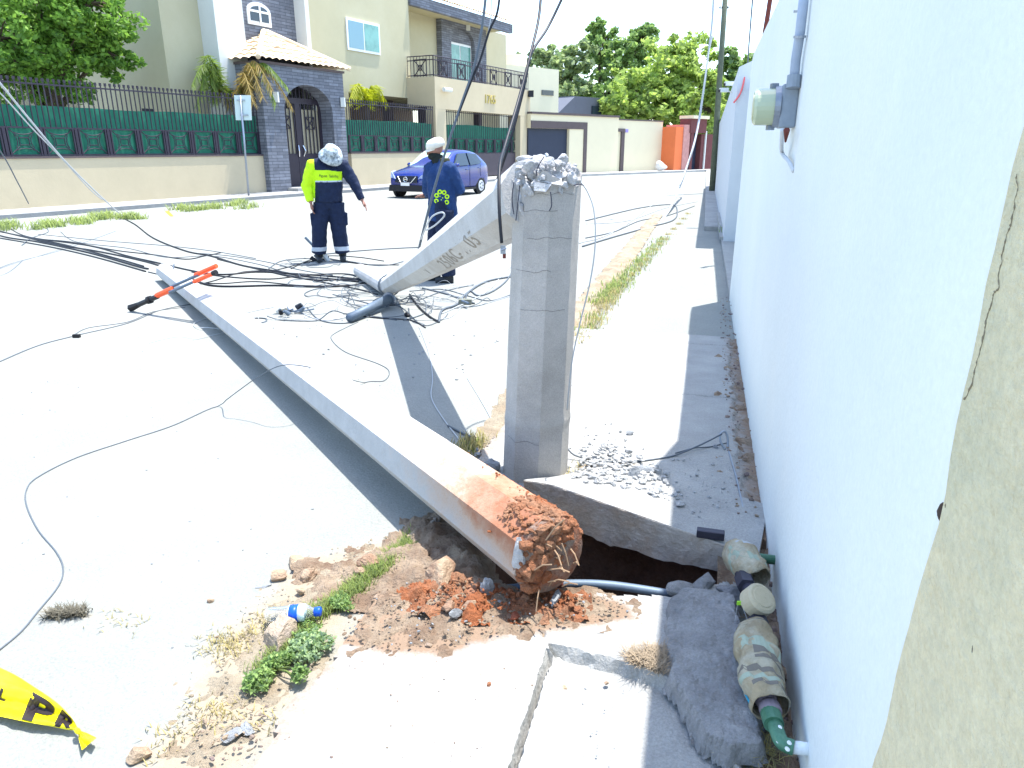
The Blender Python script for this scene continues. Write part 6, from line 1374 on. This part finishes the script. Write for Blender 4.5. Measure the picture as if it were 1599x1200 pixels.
    # wheels
    for wx in (.62, 3.02):
        for sg in (-1, 1):
            c = L(wx, .76 * sg, .29); ax_ = side * sg
            ar = MB().tube([c - ax_ * .05, c + ax_ * .058], .335, 24); obj('wheel_arch', ar, M['cardark'], th)
            wv = obj('wheel', MB().tube([c - ax_ * .12, c + ax_ * .06, c + ax_ * .075], [.29, .29, .26], 28), M['rubber'], th)
            obj('rim', MB().tube([c + ax_ * .07, c + ax_ * .084], [.2, .185], 24), M['hub'], wv)
            for q in range(5):
                a = q * 2 * PI / 5; p = c + ax_ * .086 + (d * math.cos(a) + V((0, 0, 1)) * math.sin(a)) * .11; obj('spoke_gap', MB().tube([p, p + ax_ * .004], .035, 8), M['cardark'], wv)
    obj('door_handle', MB().tube([L(2.1, -.835, .86), L(2.25, -.835, .86)], .015, 6), M['car'], th); obj('door_handle', MB().tube([L(2.85, -.835, .9), L(3.0, -.83, .9)], .015, 6), M['car'], th)
    obj('wing_mirror', MB().ell(L(1.42, -.92, 1.02), .10, .07, .07), M['car'], th, smooth=True); obj('wing_mirror', MB().ell(L(1.42, .92, 1.02), .10, .07, .07), M['car'], th, smooth=True)
    obj('tail_light', MB().ell(L(3.62, -.62, .92), .07, .05, .12), mat('tail_red', (.4, .02, .02), .2), th, smooth=True)
    mb = MB()
    for pth in ([(1.30, .30), (1.28, .9)], [(2.32, .24), (2.32, 1.0)], [(3.0, .62), (2.98, 1.0)]): mb.tube([L(x, -.832, z) for x, z in pth], .006, 4)
    obj('door_gap', mb, M['cardark'], th)
    obj('sill', MB().hexa([L(.9, -.82, .19), L(2.7, -.82, .19), L(2.7, -.7, .19), L(.9, -.7, .19), L(.9, -.825, .27), L(2.7, -.825, .27), L(2.7, -.7, .27), L(.9, -.7, .27)]), M['cardark'], th)
def fixq(q, L, side):
    mb = MB(); p = [L(x, y - .035, z) for x, y, z in q]; mb.prism(p, side * .05); return mb
car()

# ---------------------------------------------------------------- people
def lofty(mb, path, seg=14):
    """path: (point, rx, ry) with elliptical horizontal-ish sections; x axis kept"""
    P = [V(p[0]) for p in path]; n = len(P); vs = []
    for i in range(n):
        t = (P[min(i + 1, n - 1)] - P[max(i - 1, 0)]).normalized(); u = V((1, 0, 0)); u = (u - t * u.dot(t)); u = u.normalized() if u.length > .2 else V((0, 0, 1)); v = t.cross(u)
        for k in range(seg): a = 2 * PI * k / seg; vs.append(P[i] + u * math.cos(a) * path[i][1] + v * math.sin(a) * path[i][2])
    fs = [(i * seg + k, i * seg + (k + 1) % seg, (i + 1) * seg + (k + 1) % seg, (i + 1) * seg + k) for i in range(n - 1) for k in range(seg)] + [tuple(range(seg - 1, -1, -1)), tuple(range((n - 1) * seg, n * seg))]
    return mb.add(vs, fs)
def finger(mb, p, d, bend, L_, r):
    d = V(d).normalized(); b = V(bend).normalized(); q1 = V(p) + d * L_ * .45; d2 = (d + b * .35).normalized(); q2 = q1 + d2 * L_ * .3; d3 = (d + b * .9).normalized(); q3 = q2 + d3 * L_ * .25
    mb.tube([p, q1, q2, q3], [r, r * .95, r * .85, r * .7], 7)
def hand(mb, wr, d, palm, across):
    d = V(d).normalized(); ac = V(across).normalized(); pl = V(palm).normalized(); wr = V(wr)
    mb.tube([wr, wr + d * .04, wr + d * .095], [.028, .036, .036], 10, True, .6, 0, tuple(pl))
    for i, ln in enumerate((.07, .08, .075, .058)): finger(mb, wr + d * .09 + ac * (-.03 + .02 * i), d + ac * (-.06 + .04 * i), pl, ln, .0092)
    finger(mb, wr + d * .03 - ac * .032, d - ac * .7, pl + ac * .3, .058, .011)
def head(mb, c, fwd, tilt=0.0):
    f = V(fwd).normalized(); up = V((0, 0, 1)); rt = f.cross(up).normalized(); up = (up + f * tilt * 0).normalized(); Rm = Matrix((rt, f, up)).transposed()
    Rm = Rm @ Matrix.Rotation(-tilt, 3, 'X'); c = V(c)
    mb.ell(c + Rm @ V((0, -.005, .02)), .076, .095, .105, Rm, 18, 12); mb.ell(c + Rm @ V((0, .03, -.055)), .055, .06, .062, Rm, 14, 9)
    mb.tube([c + Rm @ V((0, .085, .01)), c + Rm @ V((0, .108, -.028)), c + Rm @ V((0, .09, -.038))], [.010, .016, .012], 8)
    for sx in (-1, 1): mb.ell(c + Rm @ V((sx * .078, -.0, -.01)), .012, .02, .032, Rm, 8, 6)
    mb.ell(c + Rm @ V((0, .088, -.068)), .024, .010, .010, Rm, 8, 6)
    return Rm
def remesh(mb, root, name, m, vox, smooth_it=3, fn=None, nz_=0.0):
    o = obj(name, mb, m, root, local=True); bake(o, [('REMESH', dict(mode='VOXEL', voxel_size=vox, use_smooth_shade=True)), ('SMOOTH', dict(factor=.6, iterations=smooth_it))])
    me = o.data
    if nz_:
        for v in me.vertices: v.co += v.normal * nz_ * (noise.noise(v.co * 13) + .6 * noise.noise(V((v.co.x * 30, v.co.y * 30, v.co.z * 14))))
    if fn:
        for p in me.polygons: p.material_index = fn(p.center, p.normal)
    me.polygons.foreach_set('use_smooth', [True] * len(me.polygons)); return o
# worker one: local frame x right in the picture, y away, z up; facing the camera (-y)
def worker1():
    base = G(522, 408, ROAD); yaw = math.atan2(-base.x, base.y)
    th = thing('person', base, 'worker in navy and lime top with grey bucket hat looking down at the cables', 'person')
    s = .00963 * 1.0; 
    B = MB()
    hipL, hipR = V((-.10, 0, .82)), V((.08, 0, .82)); kL, kR = V((-.17, -.03, .46)), V((.10, -.02, .46)); aL_, aR_ = V((-.20, .02, .09)), V((.13, .0, .09))
    pel = V((-.01, 0, .88)); ch = V((.0, -.02, 1.20)); nk = V((.04, -.06, 1.40)); hd = V((.07, -.13, 1.475))
    sL, sR_ = V((-.19, -.03, 1.34)), V((.23, -.02, 1.33)); eL, eR = V((-.29, -.02, 1.06)), V((.36, -.05, 1.09)); wL, wR = V((-.255, -.09, .84)), V((.455, -.12, .86))
    lofty(B, [(pel - V((0, 0, .08)), .15, .11), (pel, .16, .115), (V((0, 0, 1.05)), .145, .11), (ch, .165, .115), (V((.02, -.03, 1.32)), .15, .10), (nk, .06, .06), (V((.06, -.09, 1.45)), .052, .055)])
    for h, k_, a in ((hipL, kL, aL_), (hipR, kR, aR_)):
        B.tube([h, h.lerp(k_, .5), k_, k_.lerp(a, .35), a, a - V((0, 0, .03))], [.085, .072, .052, .054, .036, .04], 12); B.tube([a - V((0, -.05, .055)), a - V((0, .04, .06)), a - V((0, .16, .07))], [.035, .04, .03], 10)
    for a, e, w_ in ((sL, eL, wL), (sR_, eR, wR)): B.tube([nk.lerp(a, .5), a, a.lerp(e, .5), e, e.lerp(w_, .3), w_], [.05, .055, .047, .038, .04, .026], 12)
    hand(B, wL, (.15, -.15, -1), (.9, 0, .2), (0, 1, 0)); hand(B, wR, (.35, -.3, -.8), (-.8, -.2, -.2), (0.1, 1, 0))
    Rm = head(B, hd, (.06, -1, 0), .85)
    body = remesh(B, th, 'body', M['skin'], .0065, 2)
    # trousers
    T = MB(); lofty(T, [(V((-.01, 0, .93)), .172, .13), (V((-.01, 0, .86)), .178, .135), (V((-.01, 0, .80)), .18, .13), (V((-.01, 0, .75)), .15, .11)])
    for h, k_, a in ((hipL, kL, aL_), (hipR, kR, aR_)): T.tube([h + V((0, 0, 0)), h.lerp(k_, .5), k_, k_.lerp(a, .5), a + V((0, 0, .03))], [.128, .118, .108, .108, .105], 14)
    T.box((-.25, -.02, .60), .05, .12, .17); T.box((.21, -.02, .60), .05, .12, .17)
    remesh(T, th, 'trousers', [M['navy'], M['reflect']], .01, 2, fn=lambda c, n: 1 if .155 < c.z < .215 else 0, nz_=.008)
    J = MB(); lofty(J, [(V((-.01, 0, .84)), .195, .15), (V((-.01, 0, .95)), .20, .16), (V((0, -.01, 1.1)), .205, .16), (V((.0, -.02, 1.22)), .21, .155), (V((.01, -.03, 1.32)), .20, .135), (V((.03, -.05, 1.38)), .10, .09), (V((.045, -.075, 1.415)), .068, .068)])
    for a, e, w_ in ((sL, eL, wL), (sR_, eR, wR)): J.tube([nk.lerp(a, .45), a, a.lerp(e, .5), e, e.lerp(w_, .5), w_ + (e - w_) * .06], [.08, .092, .085, .076, .064, .048], 14)
    def jf(c, n):
        if c.x < -.165 + max(0, (1.2 - c.z)) * -.09 and c.z < 1.42: return 1
        if 1.135 < c.z - .10 * (0) < 1.275 - .12 * max(0, c.x) and c.x < .20 and n.y < .5: return 1
        if 1.12 < c.z < 1.136 and c.x < .2 and n.y < .5: return 2
        return 0
    remesh(J, th, 'work_jacket', [M['navy'], M['hivis'], M['reflect']], .010, 2, fn=jf, nz_=.009)
    # boots
    for a in (aL_, aR_):
        b = MB(); b.tube([a + V((0, .0, .06)), a - V((0, 0, .02))], [.058, .055], 12); b.tube([a - V((0, -.06, .05)), a - V((0, .04, .05)), a - V((0, .17, .065))], [.042, .05, .036], 12); remesh(b, th, 'boot', M['boot'], .009, 3)
    # bucket hat
    hc_ = hd + Rm @ V((0, -.01, .035)); hm = MB(); prof = [(0.0, .088), (.06, .086), (.10, .092), (.112, .03)]
    vs = []; seg = 28; rows = [(-.055, .165), (-.015, .125), (.0, .098), (.05, .094), (.085, .082), (.10, .045), (.103, .004)]
    for z, r in rows:
        for k in range(seg):
            a = 2 * PI * k / seg; wob = 1 + (.05 * math.sin(3 * a + 1) if z < -.03 else 0); vs.append(hc_ + Rm @ V((math.cos(a) * r * wob, math.sin(a) * r * 1.1 * wob, z + (.015 * math.sin(2 * a + .6) if z < -.03 else 0))))
    fs = [(i * seg + k, i * seg + (k + 1) % seg, (i + 1) * seg + (k + 1) % seg, (i + 1) * seg + k) for i in range(len(rows) - 1) for k in range(seg)]; fs.append(tuple(range((len(rows) - 1) * seg, len(rows) * seg)))
    ho = obj('bucket_hat', hm.add(vs, fs), M['hatc'], th, local=True, smooth=True); ho.modifiers.new('t', 'SOLIDIFY').thickness = .005
    # chest lettering, too small to read
    t = textmb('Aguas  Saltillo', .052, V((-.115, -.30, 1.19)), (1, 0, -.06), (0, 0, 1), 0, .9, 0); tr_o = [c for c in th.children if c.name.startswith('work_jacket')][0]
    trb = bvh.BVHTree.FromPolygons([V(v.co) for v in tr_o.data.vertices], [tuple(p.vertices) for p in tr_o.data.polygons]); out = []
    for p in t.v: h = trb.ray_cast(V(p) + V((0, -.3, 0)), V((0, 1, 0))); out.append(tuple(h[0] - V((0, .004, 0))) if h[0] else p)
    t.v = out; obj('chest_lettering', t, mat('dark_print', (.03, .06, .03), .8), th, local=True)
    th.rotation_euler = (0, 0, yaw); th.scale = (1.03, 1.03, 1.03)
worker1()
def worker2():
    base = G(694, 440, ROAD); yaw = math.atan2(-base.x, base.y)
    th = thing('person', base, 'worker in blue jacket with ring logo, white cap and dark face cover, side on', 'person')
    # faces left of picture (-x), slightly away
    B = MB(); pel = V((.0, 0, .92)); ch = V((.0, 0, 1.22)); nk = V((-.02, .0, 1.43)); hd = V((-.06, -.0, 1.60))
    hN, hF = V((.03, -.09, .90)), V((-.03, .09, .90)); kN, kF = V((.02, -.09, .50)), V((-.10, .09, .50)); aN, aF = V((.06, -.09, .09)), V((-.10, .10, .09))
    sN, sF = V((.12, -.06, 1.38)), V((-.13, .04, 1.38)); eN, eF = V((.225, -.02, 1.12)), V((-.17, .12, 1.13)); wN, wF = V((.09, .17, 1.06)), V((-.18, .26, 1.05))
    lofty(B, [(pel - V((0, 0, .1)), .14, .10), (pel, .15, .11), (V((0, 0, 1.05)), .13, .10), (ch, .15, .11), (V((0, 0, 1.35)), .14, .10), (nk, .055, .055), (V((-.035, 0, 1.50)), .052, .05)])
    for h, k_, a in ((hN, kN, aN), (hF, kF, aF)):
        B.tube([h, h.lerp(k_, .5), k_, k_.lerp(a, .35), a, a - V((0, 0, .03))], [.088, .074, .054, .055, .037, .04], 12); B.tube([a - V((-.05, 0, .055)), a - V((.04, 0, .06)), a - V((.16, 0, .07))], [.035, .04, .03], 10)
    for a, e, w_ in ((sN, eN, wN), (sF, eF, wF)): B.tube([nk.lerp(a, .5), a, a.lerp(e, .5), e, e.lerp(w_, .3), w_], [.05, .056, .048, .039, .04, .026], 12)
    hand(B, wN, (-.7, .6, -.15), (.1, .9, -.2), (0, .2, 1)); hand(B, wF, (-1, -.3, -.1), (0, -.5, -.8), (0, 1, -.2))
    Rm = head(B, hd, (-1, -.25, -.1), .2)
    remesh(B, th, 'body', M['skin'], .0065, 2)
    T = MB(); lofty(T, [(V((0, 0, 1.0)), .13, .165), (V((0, 0, .9)), .138, .175), (V((0, 0, .82)), .14, .17), (V((0, 0, .77)), .11, .14)])
    for h, k_, a in ((hN, kN, aN), (hF, kF, aF)): T.tube([h, h.lerp(k_, .5), k_, k_.lerp(a, .5), a + V((0, 0, .0))], [.12, .112, .10, .098, .092], 14)
    remesh(T, th, 'trousers', [M['navy'], M['reflect']], .01, 2, fn=lambda c, n: 1 if .24 < c.z < .30 else 0, nz_=.008)
    J = MB(); lofty(J, [(V((.01, 0, .76)), .185, .16), (V((.01, 0, .86)), .18, .16), (V((.01, 0, 1.0)), .175, .155), (V((.0, 0, 1.15)), .175, .15), (V((0, 0, 1.3)), .175, .14), (V((0, 0, 1.40)), .13, .11), (V((-.01, 0, 1.455)), .075, .08), (V((-.015, 0, 1.49)), .07, .07)])
    for a, e, w_ in ((sN, eN, wN), (sF, eF, wF)): J.tube([nk.lerp(a, .45), a, a.lerp(e, .5), e, e.lerp(w_, .5), w_ + (e - w_) * .06], [.075, .085, .078, .07, .06, .045], 14)
    jo = remesh(J, th, 'work_jacket', M['blue'], .010, 2, nz_=.009)
    for a in (aN, aF):
        b = MB(); b.tube([a + V((0, .0, .06)), a - V((0, 0, .02))], [.058, .055], 12); b.tube([a - V((-.06, 0, .05)), a - V((.04, 0, .05)), a - V((.17, 0, .065))], [.042, .05, .036], 12); remesh(b, th, 'boot', M['boot'], .009, 3)
    # mask / neck gaiter
    m = MB(); m.ell(hd + Rm @ V((0, .03, -.062)), .068, .078, .055, Rm, 18, 10); m.tube([hd + Rm @ V((0, .0, -.08)), nk + V((0, 0, .0))], [.072, .078], 16); remesh(m, th, 'face_cover', M['mask'], .008, 3)
    # collar
    m = MB(); m.tube([V((.03, 0, 1.45)), V((.03, 0, 1.50))], [.088, .08], 18); remesh(m, th, 'hood_collar', mat('olive_collar', (.06, .06, .03), .85), .008, 3)
    # cap
    c = hd + Rm @ V((0, -.012, .028)); m = MB(); vs = []; seg = 28; rows = [(-.015, .103), (.03, .104), (.068, .092), (.092, .062), (.103, .004)]
    for z, r in rows:
        for k in range(seg): a = 2 * PI * k / seg; vs.append(c + Rm @ V((math.cos(a) * r * .9, math.sin(a) * r * 1.12, z)))
    fs = [(i * seg + k, i * seg + (k + 1) % seg, (i + 1) * seg + (k + 1) % seg, (i + 1) * seg + k) for i in range(len(rows) - 1) for k in range(seg)] + [tuple(range(4 * seg, 5 * seg))]
    ho = obj('cap', m.add(vs, fs), M['capc'], th, local=True, smooth=True); ho.modifiers.new('t', 'SOLIDIFY').thickness = .005
    vs = []; 
    for j in range(5):
        for k in range(9):
            a = PI * (k / 8); vs.append(c + Rm @ V((math.cos(a) * .082 * (1 - .05 * j), .085 * math.sin(a) + .095 * (j / 4) * max(0, math.sin(a)) ** .6, .0 - .03 * (j / 4))))
    fs = [(j * 9 + k, j * 9 + k + 1, (j + 1) * 9 + k + 1, (j + 1) * 9 + k) for j in range(4) for k in range(8)]
    br = obj('cap_brim', MB().add(vs, fs), M['capc'], th, local=True, smooth=True); br.modifiers.new('t', 'SOLIDIFY').thickness = .006
    # ring logo on jacket
    me = jo.data; trb = bvh.BVHTree.FromPolygons([V(v.co) for v in me.vertices], [tuple(p.vertices) for p in me.polygons]); lg = MB(); cx, cz = .0, 1.03
    def hit(x, z):
        h = trb.ray_cast(V((x, -1, z)), V((0, 1, 0))); return (h[0] - V((0, .003, 0))) if h[0] else V((x, -.2, z))
    for q in range(8):
        a = q * PI / 4 + .3; x0, z0 = cx + math.cos(a) * .068, cz + math.sin(a) * .085; vs = []; fs = []
        if q == 5: x0 += .0
        for k in range(15):
            b = 2 * PI * k / 14
            for r in (.013, .028): vs.append(hit(x0 + math.cos(b) * r, z0 + math.sin(b) * r))
        fs = [(2 * k, 2 * k + 1, 2 * k + 3, 2 * k + 2) for k in range(14)]; lg.add(vs, fs)
    for x0, z0 in ((cx - .02, cz + .03), (cx - .005, cz - .01), (cx + .012, cz + .012)):
        lg.add([hit(x0 + math.cos(b) * .007, z0 + math.sin(b) * .007) for b in [k * PI / 4 for k in range(8)]], [tuple(range(8))])
    obj('ring_logo', lg, M['hivis'], th, local=True)
    th.rotation_euler = (0, 0, yaw); sc = 1.0; th.scale = (sc, sc, sc)
worker2()
